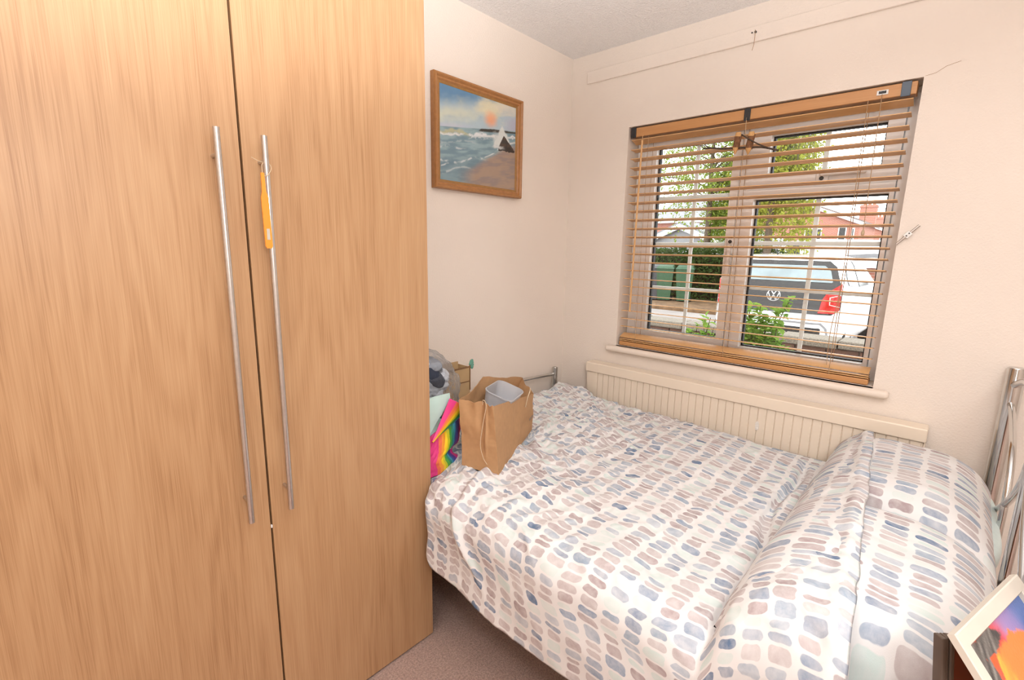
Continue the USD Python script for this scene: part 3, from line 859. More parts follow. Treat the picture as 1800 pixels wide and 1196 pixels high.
def duvet():
    nu, nv = 330, 300
    tv = np.linspace(0, 1, nu)                     # foot (0) to head (1)
    # across: window side to the near hem
    xe_t = 2.150
    s_ = np.linspace(0, 1, nv)
    P = np.zeros((nu, nv, 3))
    yhead = lambda x: 0.062 + 0.075 * (x - 1.2)
    for j, sv in enumerate(s_):
        pass
    S, T = np.meshgrid(s_, tv)                     # (nu, nv)
    y_lin = 1.595 + (0.0 - 1.595) * T
    near = 0.884 + 0.078 * sm(1.15, 1.228, y_lin)   # x of the hanging face; pulled in beside the wardrobe
    hem = 0.325 + 0.02 * np.sin(y_lin * 7) + 0.13 * sm(1.12, 1.25, y_lin)
    R = 0.105
    ztop0 = 0.632
    xt = near + R
    L1, L2, L3 = xe_t - xt, R * np.pi / 2, ztop0 - R - hem
    tot = L1 + L2 + L3
    d = S * tot
    x = np.where(d < L1, xe_t - d, np.where(d < L1 + L2, xt - R * np.sin(np.clip(d - L1, 0, L2) / R), near))
    drop = np.where(d < L1, 0.0, np.where(d < L1 + L2, R - R * np.cos(np.clip(d - L1, 0, L2) / R), R + (d - L1 - L2)))
    y = 1.597 + (yhead(np.maximum(x, 0.9)) - 1.597) * T
    on = sm(0.0, 0.10, drop)                       # 0 on the bed, 1 on the hanging side
    # large form
    z = ztop0 + 0.028 * np.exp(-((x - 2.13) / 0.13) ** 2 - ((y - 1.50) / 0.14) ** 2)
    z = z + 0.012 * np.exp(-((x - 1.75) / 0.3) ** 2 - ((y - 0.8) / 0.3) ** 2) + 0.016 * np.exp(-((x - 1.15) / 0.25) ** 2 - ((y - 1.15) / 0.2) ** 2) - 0.05 * np.exp(-((x - 1.02) / 0.085) ** 2 - ((y - 1.31) / 0.075) ** 2)
    z = z - 0.035 * sm(0.10, 0.0, xe_t - x) * sm(1.42, 1.30, y)
    z = z - 0.02 * sm(0.60, 0.36, y)
    hump = pillow_top(x, y) + 0.016 - 0.018
    base = z + 0.0
    val = 0.272 + 0.06 * (x - 1.2) + 0.018 * np.sin(x * 9)
    lift = np.maximum(hump - base, 0) * sm(val + 0.03, val - 0.035, y)
    z = np.where(on < 1, base + lift * (1 - 0.25 * on), base)
    # the foot end turns down
    fd = sm(0.055, 0.0, 1.597 - y)
    z = z - 0.10 * fd ** 1.5
    # folds: direction-dependent ridges
    q = np.stack([x, y, z - drop], -1)
    w = fbm(np.stack([x * 3, y * 3, 0 * x], -1), 3, 21)

    def ridge(ang, fx, fy, seed, sharp=1.6):
        c, s2 = math.cos(ang), math.sin(ang)
        a, b = (x - 0.7 * drop) * c + y * s2, -(x - 0.7 * drop) * s2 + y * c
        n = fbm(np.stack([a * fx + 0.8 * w, b * fy + 0.8 * w, 0 * a + seed], -1), 3, seed)
        return (1 - np.abs(2 * n - 1)) ** sharp
    foot = sm(0.55, 1.15, y)
    amp1 = 0.010 + 0.014 * foot
    off = amp1 * (ridge(0.9, 4.0, 13.0, 2) - 0.5) + (0.005 + 0.011 * foot) * (ridge(-0.5, 5.0, 17.0, 5) - 0.5)
    off = off + 0.007 * (ridge(0.25, 11, 26, 9) - 0.5) * (0.4 + foot) + 0.022 * (fbm(np.stack([x * 4.5, y * 4.5, drop * 4], -1), 3, 13) - 0.5)
    # long pulls where the cover hangs over the near edge
    off = off * (1 - 0.72 * on) + on * 0.030 * (fbm(np.stack([y * 4.5, drop * 5, 0 * x], -1), 2, 31) - 0.5)
    pull = np.exp(-((y - (1.055 - 0.16 * sm(0.0, 0.35, drop) + 0.25 * (x - 0.97))) / 0.016) ** 2) * sm(1.30, 1.05, x)
    off = off + 0.020 * pull * (1 - sm(0.12, 0.27, drop))
    # crease beside the hump
    cr = np.exp(-((y - val - 0.006) / 0.011) ** 2) * sm(0.88, 1.05, x) * sm(2.1, 1.9, x)
    off = off - 0.030 * cr * (0.4 + 0.9 * noise(np.stack([x * 6, 0 * x, 0 * x], -1), 5))
    # gathered edge at the head end
    off = off * (1 - 0.35 * sm(0.92, 1.0, T)) + 0.007 * sm(0.93, 1.0, T) * (noise(np.stack([x * 38 + 0.6 * drop * 38, 0 * x, 0 * x], -1), 3) - 0.3) + 0.010 * np.exp(-((T - 0.985) / 0.012) ** 2)
    y = y + 0.007 * sm(0.97, 1.0, T) * (noise(np.stack([x * 20, drop * 20, 0 * x], -1), 4) - 0.5)
    base_P = np.stack([x, y, z - drop], -1)
    du, dv = np.gradient(base_P, axis=0), np.gradient(base_P, axis=1)
    N = np.cross(du, dv)
    N /= np.linalg.norm(N, axis=-1, keepdims=True) + 1e-12
    if N[nu // 2, nv // 3, 2] < 0:
        N = -N
    P = base_P + N * (off[..., None])
    P[..., 2] = np.where((drop < 0.01) & (y < 1.55), np.maximum(P[..., 2], 0.598), P[..., 2])
    # pattern coordinates follow the cloth
    seg = np.linalg.norm(np.diff(P, axis=0), axis=-1)
    uu = np.vstack([np.zeros((1, nv)), np.cumsum(seg, axis=0)])
    seg = np.linalg.norm(np.diff(P, axis=1), axis=-1)
    vv = np.hstack([np.zeros((nu, 1)), np.cumsum(seg, axis=1)])
    uu = 0.35 * uu + 0.65 * np.mean(uu, axis=1, keepdims=True)
    vv = 0.35 * vv + 0.65 * np.mean(vv, axis=0, keepdims=True)
    UV = np.stack([uu, vv], -1)
    P = P[:, ::-1] if np.cross(P[1, 0] - P[0, 0], P[0, 1] - P[0, 0])[2] < 0 else P
    return P, UV


DP, DUV = duvet()
if np.allclose(DP[:, 0, 2], DP[:, 0, 2]) and DP[10, 0, 2] < DP[10, -1, 2]:
    DUV = DUV[:, ::-1]
th = np.full(DP.shape[:2], 0.018)
dm, duv = shell(DP, th, DUV)
do = obj('duvet', dm, 'duvet_print', smooth=True, uv=duv)
tag(do, 'rumpled duvet printed with blue and mauve watercolour dabs, spread over the bed', 'duvet')

# ------------------------------------------------------------------ things on the bed
# paper carrier bag
bg = thing('paper_bag', 'brown paper carrier bag with twisted handles standing open on the duvet', 'bag', (1.26, 1.19, 0.65))
GO = np.array([1.26, 1.19, 0.65])


def gobj(name, m, mt, smooth=False, uv=None):
    if isinstance(m, trimesh.Trimesh):
        m = (m.vertices, m.faces)
    return obj(name, (np.asarray(m[0]) - GO, m[1]), mt, bg, smooth)


bot = np.array([[1.085, 1.035, 0.652], [1.46, 1.205, 0.662], [1.41, 1.345, 0.662], [1.235, 1.265, 0.66], [1.045, 1.175, 0.655], [1.062, 1.108, 0.652]])
rim = np.array([[1.066, 1.045, 0.898], [1.462, 1.205, 0.816], [1.500, 1.300, 0.858], [1.235, 1.262, 0.917], [1.050, 1.190, 0.888], [1.068, 1.118, 0.893]])


def loop(c, n=24):
    out = []
    for a, b in zip(c, np.roll(c, -1, axis=0)):
        out.append(a + (b - a) * np.linspace(0, 1, n, endpoint=False)[:, None])
    return np.vstack(out)


lb, lr = loop(bot), loop(rim)
hs = np.linspace(0, 1, 22)
B = lb[None] * (1 - hs[:, None, None]) + lr[None] * hs[:, None, None]
cen = B.mean(axis=1, keepdims=True)
out = (B - cen)
out[..., 2] = 0
out /= np.linalg.norm(out, axis=-1, keepdims=True) + 1e-9
idx = np.arange(B.shape[1])[None, :] / B.shape[1]
hh = hs[:, None]
dent = 0.014 * np.sin(np.pi * hh) * (fbm(np.stack([B[..., 0] * 14, B[..., 1] * 14, B[..., 2] * 11], -1), 3, 4) - 0.5) * 2
crease = 0.008 * np.exp(-((idx - 0.92 + 0.03 * (1 - hh)) / 0.012) ** 2) * sm(0.1, 0.5, hh) - 0.012 * sm(0.3, 0.9, hh) * np.exp(-((idx - 0.86) / 0.03) ** 2)
wav = 0.006 * sm(0.75, 1.0, hh) * np.sin(idx * 40)
B = B + out * (dent + crease + wav)[..., None]
B[-1, :, 2] += 0.006 * (fbm(np.stack([idx[0] * 26, 0 * idx[0], 0 * idx[0]], -1), 2, 6) - 0.5) * 2
B = np.concatenate([B, B[:, :1]], axis=1)
if np.cross(B[1, 5] - B[0, 5], B[0, 6] - B[0, 5]) @ (out[0, 5]) < 0:
    B = B[:, ::-1]
bag_wall = shell(B, 0.0015)
gobj('bag_body', bag_wall, 'kraft', 35)
base_poly = Polygon(bot[:, :2])
gobj('base', place(extrude(base_poly.buffer(-0.004), 0.003), (0, 0, 0.657), (1, 0, 0), (0, 1, 0), (0, 0, 1)), 'kraft')


def rimpt(i, f, dz=0.0):
    p = rim[i] * (1 - f) + rim[(i + 1) % len(rim)] * f
    return p + [0, 0, dz]


# front handle flopped outward over the gusset, back handle inside
fa, fb = rimpt(0, 0.06, -0.01), rimpt(0, 0.72, -0.012)
gobj('handle', tube(curve([fb + [0.006, -0.004, -0.03], fb + [0.010, -0.012, 0.012], fb + [0.03, -0.004, 0.028], fb + [0.06, 0.02, 0.030], fb + [0.065, 0.03, 0.005]], 30), 0.0022, 8), 'string', True)
gobj('handle', tube(curve([rimpt(5, 0.35, -0.004) + [-0.004, 0, 0.0], rimpt(5, 0.4, 0.014) + [-0.008, -0.002, 0], rimpt(5, 0.55, 0.0) + [-0.012, -0.01, 0], np.array([1.046, 1.075, 0.82]), np.array([1.040, 1.078, 0.76]), np.array([1.046, 1.07, 0.715]), np.array([1.056, 1.062, 0.69])], 50), 0.0014, 8), 'string', True)
# a short line of small print low on the broad side
pe = (bot[1] - bot[0]) / np.linalg.norm(bot[1] - bot[0])
pn = np.array([pe[1], -pe[0], 0])
marks = []
for k in range(6):
    c0 = bot[0] * 0.14 + bot[1] * 0.86 + np.array([0, 0, 0.078]) + pe * (k * 0.009 - 0.03)
    marks.append(place(extrude(sbox(-0.002, -0.0045, 0.002, 0.0045).buffer(0.0006), 0.0012), c0 + pn * 0.0125, pe, (0, 0, 1), pn))
gobj('print', cat(marks), 'kraft_print')

# cloudy plastic tub inside it
tb = thing('plastic_tub', 'cloudy clear plastic food tub tilted inside the paper bag', 'container', (1.21, 1.155, 0.80))


def rrect(w, h, r, n=8):
    return np.array(sbox(-w / 2 + r, -h / 2 + r, w / 2 - r, h / 2 - r).buffer(r, quad_segs=n).exterior.coords)[:-1]


ro, ri = rrect(0.170, 0.108, 0.030), rrect(0.142, 0.084, 0.024)
rows = [(ri, 0.0), (ri * 1.01, 0.004), ((ri + ro) / 2, 0.040), (ro, 0.074), (ro * 1.04, 0.075), (ro * 1.04, 0.079), (ro * 0.985, 0.079), ((ri + ro) / 2 * 0.98, 0.042), (ri * 0.98, 0.005)]
nr = len(ro)
tv_ = np.vstack([np.c_[r_, np.full(nr, z_)] for r_, z_ in rows] + [[[0, 0, 0.0]], [[0, 0, 0.005]]])
tf_ = []
for a in range(len(rows) - 1):
    for k in range(nr):
        k2 = (k + 1) % nr
        tf_ += [[a * nr + k, a * nr + k2, (a + 1) * nr + k2], [a * nr + k, (a + 1) * nr + k2, (a + 1) * nr + k]]
nb = len(rows) * nr
for k in range(nr):
    k2 = (k + 1) % nr
    tf_ += [[nb, k2, k], [nb + 1, (len(rows) - 1) * nr + k, (len(rows) - 1) * nr + k2]]
tubm = trimesh.Trimesh(tv_, tf_, process=False)
tubm.fix_normals()
ax = np.array([0.90, 0.40, -0.04])
ax /= np.linalg.norm(ax)
nz = np.array([0.02, -0.34, 0.94])
nz -= ax * (nz @ ax)
nz /= np.linalg.norm(nz)
ay = np.cross(nz, ax)
tubm = place(tubm, np.array([1.235, 1.186, 0.812]) - np.array([1.21, 1.155, 0.80]), ax, ay, nz)
obj('tub', tubm, 'cloudy_plastic', tb, 35)

# rainbow striped bag beside the wardrobe
rb = thing('rainbow_bag', 'rainbow striped fabric bag with a mint lining, wedged beside the wardrobe', 'bag', (1.04, 1.33, 0.60))
BOx = np.array([1.04, 1.33, 0.60])
STR = [lin(232, 66, 138), lin(232, 66, 138), lin(232, 66, 138), lin(240, 120, 80), lin(246, 160, 60), lin(250, 212, 40), lin(206, 206, 50), lin(86, 168, 70), lin(60, 150, 130), lin(80, 176, 206), lin(70, 110, 180), lin(98, 76, 158), lin(120, 66, 150), lin(226, 60, 140), lin(226, 60, 140)]


def stripes(t):
    k = np.clip((np.asarray(t) * len(STR)).astype(int), 0, len(STR) - 1)
    return np.array(STR)[k]


nu, nv = 150, 60
U, V = np.meshgrid(np.linspace(0, 1, nu), np.linspace(0, 1, nv), indexing='ij')

right = 1.120 - 0.038 * np.exp(-((V - 0.33) / 0.13) ** 2) + 0.004 * np.sin(V * 9)
xw = 0.956 + U * (right - 0.956)
zt = 0.602 + V * (0.145 + 0.055 * sm(0.0, 0.75, U) - 0.02 * sm(0.75, 1, U))
yf = 1.262 - 0.014 * np.sin(np.pi * np.clip(U, 0, 1)) * np.sin(np.pi * V) + 0.012 * U ** 6 + 0.016 * (fbm(np.stack([U * 5, V * 4, 0 * U], -1), 3, 2) - 0.5) + 0.012 * np.exp(-((V - 0.32 - 0.1 * U) / 0.07) ** 2) * sm(0.3, 0.8, U)
Pf = np.stack([xw, yf, zt], -1) - BOx
(vv_, ff_) = shell(Pf[::-1], 0.004)
col = stripes((0.92 * U[::-1] ** 1.3 + 0.06 * U[::-1] + 0.012 * np.sin(V * 7)).clip(0, 0.999)).reshape(-1, 3)
obj('front_panel', (vv_, ff_), 'painted_cloth', rb, smooth=True, color=np.vstack([col, col]))
bulk = soft((1.036, 1.345, 0.685), (0.072, 0.075, 0.092), (0.5, 0.5), 0.01, 9, 3)
bulk.apply_translation(-BOx)
obj('filling', bulk, 'mint_cloth', rb, True)
# folded-over corner: pink at the edge, then the stripes
tri = np.array([[0.966, 1.240, 0.745], [1.050, 1.246, 0.880], [1.145, 1.250, 0.820]])
U, V = np.meshgrid(np.linspace(0, 1, 60), np.linspace(0, 1, 30), indexing='ij')
A = tri[0] + (tri[1] - tri[0]) * V[..., None]
Bq = tri[0] + (tri[2] - tri[0]) * V[..., None]
Pq = A * (1 - U[..., None]) + Bq * U[..., None]
Pq[..., 1] -= 0.012 * np.sin(np.pi * U) * (0.4 + 0.6 * V)
col = stripes((0.05 + 0.60 * U ** 1.05).clip(0, 0.999)).reshape(-1, 3)
obj('folded_corner', shell((Pq - BOx)[::-1], 0.003), 'painted_cloth', rb, True, color=np.vstack([col.reshape(60, 30, 3)[::-1].reshape(-1, 3)] * 2))
# mint lining standing up behind the fold
lin_m = np.array([[0.956, 0.74], [0.956, 0.893], [1.064, 0.893], [1.066, 0.872], [0.985, 0.775]])
lm = extrude(Polygon(lin_m), 0.004)
lm = place(lm, (0, 1.262, 0), (1, 0, 0), (0, 0, 1), (0, 1, 0))
lm = lm.subdivide().subdivide()
lm.vertices[:, 1] += 0.018 * (fbm(lm.vertices * [16, 1, 13], 3, 4) - 0.5)
lm.apply_translation(-BOx)
obj('lining', lm, 'mint_cloth', rb, 30)

# clear plastic bag of folded clothes behind it
cb = thing('clear_plastic_bag', 'clear plastic bag of folded grey and navy clothes beside the wardrobe', 'bag', (1.08, 1.48, 0.62))
CO = np.array([1.08, 1.48, 0.62])
for nm, c, r_, mt, sd in (('folded_clothes', (1.075, 1.49, 0.70), (0.105, 0.085, 0.055), 'navy_cloth', 1), ('folded_clothes', (1.070, 1.495, 0.795), (0.105, 0.080, 0.050), 'pale_cloth', 2), ('folded_clothes', (1.072, 1.47, 0.885), (0.105, 0.095, 0.050), 'pale_cloth', 3), ('folded_clothes', (1.05, 1.455, 0.955), (0.088, 0.09, 0.036), 'grey_cloth', 4)):
    b_ = soft(np.array(c) - CO, r_, (0.55, 0.7), 0.022, 20, sd, 5)
    obj(nm, b_, mt, cb, True)
# crumpled grey and navy top layer leaning forward
b_ = soft((0.0, 0.0, 0.0), (0.10, 0.020, 0.065), (0.6, 0.6), 0.030, 22, 7, 5)
R_ = trimesh.transformations.rotation_matrix(math.radians(28), (0, 1, 0))
b_.apply_transform(R_)
b_.apply_translation(np.array([1.06, 1.395, 0.915]) - CO)
obj('folded_clothes', b_, 'pale_cloth', cb, True)
b_ = soft((0.0, 0.0, 0.0), (0.055, 0.014, 0.028), (0.7, 0.7), 0.008, 20, 9, 4)
b_.apply_transform(trimesh.transformations.rotation_matrix(math.radians(40), (0, 1, 0)))
b_.apply_translation(np.array([1.085, 1.372, 0.925]) - CO)
obj('folded_clothes', b_, 'navy_cloth', cb, True)
fl = soft(np.array([1.095, 1.475, 0.815]) - CO, (0.135, 0.12, 0.185), (0.6, 0.75), 0.028, 9, 5, 5)
fl.vertices += fl.vertex_normals * (0.020 * np.abs(2 * fbm(fl.vertices * 22, 3, 3) - 1))[:, None]
fl.vertices[:, 0] = np.maximum(fl.vertices[:, 0], 0.957 - CO[0])
obj('plastic_film', fl, 'film', cb, True)

# cardboard box behind the bags, strip of green tape at its corner
cx = thing('cardboard_box', 'open cardboard box with a scrap of green tape, behind the bags', 'box', (1.29, 1.53, 0.63))
XO = np.array([1.29, 1.53, 0.63])


def cobj(name, m, mt, smooth=False):
    m = m.copy()
    m.apply_translation(-XO)
    return obj(name, m, mt, cx, smooth)


cobj('front_panel', box(1.205, 1.375, 1.497, 1.501, 0.64, 0.893), 'cardboard')
cobj('back_panel', box(1.205, 1.375, 1.571, 1.575, 0.64, 0.905), 'cardboard')
cobj('side_panel', box(1.375, 1.379, 1.497, 1.575, 0.64, 0.893), 'cardboard')
cobj('side_panel', box(1.201, 1.205, 1.497, 1.575, 0.64, 0.893), 'cardboard')
cobj('base', box(1.205, 1.375, 1.501, 1.571, 0.64, 0.644), 'cardboard')
cobj('torn_edge', cat(box(1.3752, 1.3796, 1.4945, 1.4985, 0.79, 0.900), box(1.206, 1.376, 1.4955, 1.4985, 0.890, 0.8965), box(1.32, 1.376, 1.4945, 1.4968, 0.828, 0.832)), 'cardboard_edge')
t_ = soft((1.392, 1.500, 0.905), (0.013, 0.006, 0.020), (1, 1), 0.012, 40, 4, 3)
cobj('tape', t_, 'green_tape', True)

# ------------------------------------------------------------------ bits on the window wall
hb = thing('hanging_ornament', 'two little bark-covered logs on a twig, hung before the blind', 'ornament', (2.20, 0.72, 1.85))
OO = np.array([2.20, 0.72, 1.85])


def hobj(name, m, mt, smooth=True):
    m = m.copy()
    m.apply_translation(-OO)
    return obj(name, m, mt, hb, smooth)


for (a, b) in (((2.20, 0.742, 1.885), (2.20, 0.748, 1.832)), ((2.20, 0.690, 1.880), (2.20, 0.696, 1.824))):
    a, b = np.array(a), np.array(b)
    ts = np.linspace(0, 1, 14)
    lg = tube(a + (b - a) * ts[:, None], 0.0135, 18)
    n_ = noise(lg.vertices * 130, 3) - 0.5
    ctr = a + (b - a) * np.clip(((lg.vertices - a) @ (b - a)) / ((b - a) @ (b - a)), 0, 1)[:, None]
    lg.vertices += (lg.vertices - ctr) * (n_ * 0.22)[:, None]
    hobj('log', lg, 'bark')
    dirv = (b - a) / np.linalg.norm(b - a)
    hobj('cut_top', tube([a - dirv * 0.004 + [-0.004, 0, 0.006], a - dirv * 0.0005 + [-0.003, 0, 0], a + dirv * 0.006 + [-0.002, 0, 0]], [0.0095, 0.0125, 0.0125], 16), 'cut_wood', 30)
    hobj('tail', tube([b - dirv * 0.004 + [-0.004, 0, 0], b + dirv * 0.005 + [-0.003, 0, 0], b + dirv * 0.022 + [-0.001, -0.001, 0]], [0.0125, 0.010, 0.002], 14), 'cut_wood', 30)
hobj('twig', cat(tube(curve([(2.2, 0.885, 1.848), (2.2, 0.85, 1.846), (2.2, 0.80, 1.838), (2.2, 0.745, 1.834), (2.2, 0.69, 1.830), (2.2, 0.64, 1.824), (2.2, 0.583, 1.806)], 40), np.linspace(0.0022, 0.0050, 42)[:len(curve([(0, 0, 0)] * 7, 40))] if False else 0.0038, 8),
                 tube(curve([(2.2, 0.850, 1.846), (2.2, 0.878, 1.858), (2.2, 0.90, 1.861)], 10), 0.0018, 6),
                 tube(curve([(2.195, 0.728, 1.884), (2.186, 0.690, 1.857), (2.192, 0.652, 1.834), (2.198, 0.62, 1.819)], 16), 0.0026, 8)), 'twig')
hobj('hanging_thread', tube(curve([(2.2622, 0.737, 1.965), (2.245, 0.733, 1.952), (2.215, 0.722, 1.90), (2.2, 0.718, 1.838)], 24), 0.0006, 5), 'string')

hk = thing('wall_hook', 'tiny bent wire hook screwed into the batten above the window', 'hook', (2.247, 0.738, 2.28))
KO = np.array([2.247, 0.738, 2.28])
for nm, m_, mt in (('screw', cat(cyl((2.2485, 0.731, 2.287), (2.243, 0.731, 2.287), 0.004), cyl((2.2485, 0.745, 2.288), (2.2455, 0.745, 2.288), 0.0028)), 'dark_metal'),
                   ('wire', tube(curve([(2.246, 0.7335, 2.296), (2.2425, 0.732, 2.286), (2.2435, 0.7315, 2.262), (2.245, 0.7335, 2.238), (2.2455, 0.738, 2.220)], 24), 0.0010, 6), 'cord')):
    m_ = m_.copy()
    m_.apply_translation(-KO)
    obj(nm, m_, mt, hk, True)

bc = thing('rod_holder', 'short metal rod in a white plastic clip screwed to the wall beside the window', 'wall clip', (2.252, 0.140, 1.476))
RC = np.array([2.252, 0.140, 1.476])
e1 = np.array([0, 0.116 - 0.171, 1.509 - 1.444])
e1 /= np.linalg.norm(e1)
e2 = np.cross(np.array([1.0, 0, 0]), e1)
rod = tube([np.array([0, 0, 0]) - e1 * 0.043, e1 * 0.043], 0.0042, 14)
obj('rod', rod, 'steel', bc, 30)
clipm = rbox(-0.011, 0.011, -0.0095, 0.0095, -0.007, 0.0065, 0.003)
obj('clip', place(clipm, (0, 0, 0), e1, -e2, np.array([-1.0, 0, 0])), 'white_plastic', bc, 30)
obj('screw', cat([cyl(e1 * k + np.array([-0.0062, 0, 0]), e1 * k + np.array([-0.0078, 0, 0]), 0.0024, 12) for k in (-0.005, 0.006)]), 'dark_metal', bc)

# ------------------------------------------------------------------ beside the bed: cabinet with pictures
cab = thing('bedside_cabinet', 'low brown wooden bedside cabinet beside the head of the bed', 'cabinet', (0.72, -0.30, 0))
VO = np.array([0.72, -0.30, 0.0])


def vobj(name, m, mt, parent=None, smooth=30):
    m = m.copy()
    m.apply_translation(-VO)
    return obj(name, m, mt, parent or cab, smooth)


CT = 0.645
vobj('top', rbox(0.50, 0.935, -0.52, -0.03, CT - 0.022, CT, 0.004), 'cabinet_wood')
vobj('body', cat(box(0.52, 0.915, -0.50, -0.482, 0.05, CT - 0.0225), box(0.52, 0.915, -0.068, -0.05, 0.05, CT - 0.0225), box(0.897, 0.915, -0.482, -0.068, 0.05, CT - 0.0225), box(0.52, 0.897, -0.482, -0.068, 0.05, 0.068)), 'cabinet_wood', smooth=False)
for k in range(3):
    z0 = 0.075 + k * 0.181
    d = vobj('drawer', rbox(0.502, 0.519, -0.478, -0.072, z0, z0 + 0.176, 0.003), 'cabinet_wood')
    vobj('knob', lathe([(0, 0), (0.006, 0), (0.005, 0.01), (0.012, 0.016), (0.012, 0.022), (0, 0.026)], 18).apply_transform(trimesh.transformations.rotation_matrix(-math.pi / 2, (0, 1, 0))).apply_translation((0.502, -0.275, z0 + 0.088)), 'brass', d)
for x in (0.53, 0.885):
    for y in (-0.49, -0.08):
        vobj('foot', rbox(x - 0.01, x + 0.02, y - 0.01, y + 0.02, 0.001, 0.05, 0.003), 'cabinet_wood')

# cream framed picture leaning back on the cabinet
fp = thing('picture_frame', 'cream framed pastel picture of orange and grey wings, leaning at the bedside', 'picture', (0.85, -0.2, CT))
FO = np.array([0.85, -0.2, CT])
ca, ta = math.radians(-17), math.radians(50)
ux = np.array([math.cos(ca), math.sin(ca), 0])
wv = np.array([ux[1], -ux[0], 0])
dn = wv * math.cos(ta) - np.array([0, 0, 1]) * math.sin(ta)
nn = np.cross(dn, ux)
nn = nn if nn[2] > 0 else -nn
A0 = np.array([0.8085, -0.0652, 0.9065])
fw, fh = 0.247, 0.335
ctr = A0 + ux * fw / 2 + dn * fh / 2


def fplace(m, o=0.0):
    # frame_ring is drawn in xz facing -y: x -> ux, z -> -dn, -y -> nn
    return place(m, ctr + nn * o - FO, ux, -nn, -dn)


obj('frame', fplace(frame_ring(fw, fh, [(0, -0.006), (0, 0.003), (0.0015, 0.0045), (0.0185, 0.0045), (0.020, 0.003), (0.0205, -0.0045), (0.0205, -0.006)])), 'cream_frame', fp)


def butterfly(u, v):
    """u across, v down; loose pastel strokes."""
    def over(img, c, a):
        return img * (1 - np.clip(a, 0, 1)[..., None]) + np.asarray(c) * np.clip(a, 0, 1)[..., None]
    n1 = fbm(np.stack([u * 5 + v * 2, v * 5 - u * 2, 0 * u], -1), 4, 2)
    st_ = fbm(np.stack([(u + v) * 26, (v - u) * 5, 0 * u], -1), 4, 6)
    img = lerp(lin(206, 60, 52), lin(232, 96, 70), sm(0.3, 0.7, n1))
    img = over(img, lin(150, 128, 176), sm(0.30, 0.62, u - 0.55 * v + 0.2 * (n1 - 0.5)))
    img = over(img, lin(92, 116, 172), sm(0.62, 0.86, u - 0.35 * v + 0.2 * (n1 - 0.5)))
    img = over(img, lin(236, 92, 48), sm(0.10, 0.0, v - 0.12 + 0.3 * (st_ - 0.5)) * sm(0.30, 0.22, u))
    img = over(img, lin(110, 84, 88), 0.8 * sm(0.06, 0.0, np.abs(v - 0.30 - 0.75 * (u - 0.25))) * sm(0.30, 0.45, u))
    gy = np.maximum(sm(0.06, -0.04, np.hypot((u + 0.02) / 0.20, (v - 0.17) / 0.17) - 0.98 + 0.4 * (st_ - 0.5)), sm(0.06, -0.04, np.hypot((u - 0.22) / 0.27, (v - 0.055) / 0.045) - 0.98 + 0.5 * (st_ - 0.5)))
    img = over(img, lin(96, 92, 88), gy)
    img = over(img, lin(62, 60, 60), gy * sm(0.5, 0.7, st_) * 0.8)
    img = over(img, lin(150, 146, 140), gy * sm(0.45, 0.25, st_) * 0.7)
    og = sm(0.05, -0.03, np.hypot((u - 0.50) / 0.37, (v - 0.27) / 0.19) - 0.98 + 0.30 * (st_ - 0.5)) * (1 - gy)
    img = over(img, lin(240, 128, 66), og)
    img = over(img, lin(244, 176, 70), og * sm(0.36, 0.20, u + 0.2 * (st_ - 0.5)))
    return img


nu, nv = 90, 120
U, V = np.meshgrid(np.linspace(0, 1, nu), np.linspace(0, 1, nv), indexing='ij')
iw, ih = fw - 0.040, fh - 0.040
Pi = np.stack([(U - 0.5) * iw, np.full_like(U, 0.0035), (0.5 - V) * ih], -1).reshape(-1, 3)
pm_ = fplace(trimesh.Trimesh(Pi, grid_faces(nu, nv, True), process=False))
obj('drawing', (pm_.vertices, pm_.faces), 'painted', fp, color=butterfly(U, V).reshape(-1, 3))
obj('backing_board', fplace(box(-iw / 2 - 0.004, iw / 2 + 0.004, 0.0045, 0.0075, -ih / 2 - 0.004, ih / 2 + 0.004)), 'cardboard', fp)
top_b = ctr - dn * (fh * 0.22) - nn * 0.0095
foot_b = np.array([top_b[0], top_b[1], CT]) - wv * 0.09
obj('easel_strut', tube([top_b - FO, foot_b + [0, 0, 0.006] - FO], 0.005, 10), 'cardboard_edge', fp)

# dark framed panel standing behind it
mp = thing('dark_framed_panel', 'mahogany panel with a grooved grey-brown edge, standing behind the cream picture', 'picture', (0.90, -0.07, CT))
MO = np.array([0.90, -0.07, CT])
ma, mb = math.radians(-48), math.radians(80)
mx = np.array([math.cos(ma), math.sin(ma), 0])
mw = np.array([mx[1], -mx[0], 0])
md = mw * math.cos(mb) - np.array([0, 0, 1]) * math.sin(mb)
mn = np.cross(mx, md)
mn = mn if mn @ mw > 0 else -mn
C0 = np.array([0.8575, -0.0583, 0.866])
mh = (C0[2] - CT - 0.002) / math.sin(mb)


def mplace(x0, x1, y0, y1, o0, o1, r=0.002):
    return place(rbox(x0, x1, y0, y1, o0, o1, r), C0 - MO, mx, md, mn)


for x0, x1, o in ((0.0, 0.0075, 0.004), (0.0078, 0.0125, 0.0015), (0.0128, 0.0195, 0.003)):
    obj('edge_moulding', mplace(x0, x1, 0, mh, -0.012, o), 'grey_moulding', mp, 30)
obj('panel', mplace(0.0198, 0.062, 0.001, mh, -0.012, 0.0, 0.001), 'mahogany', mp, 30)
tp_ = C0 + mx * 0.03 + md * 0.06 - mn * 0.0125
ft_ = np.array([tp_[0], tp_[1], CT + 0.005]) - mw * 0.045
obj('easel_strut', tube([tp_ - MO, ft_ - MO], 0.004, 10), 'cardboard_edge', mp)

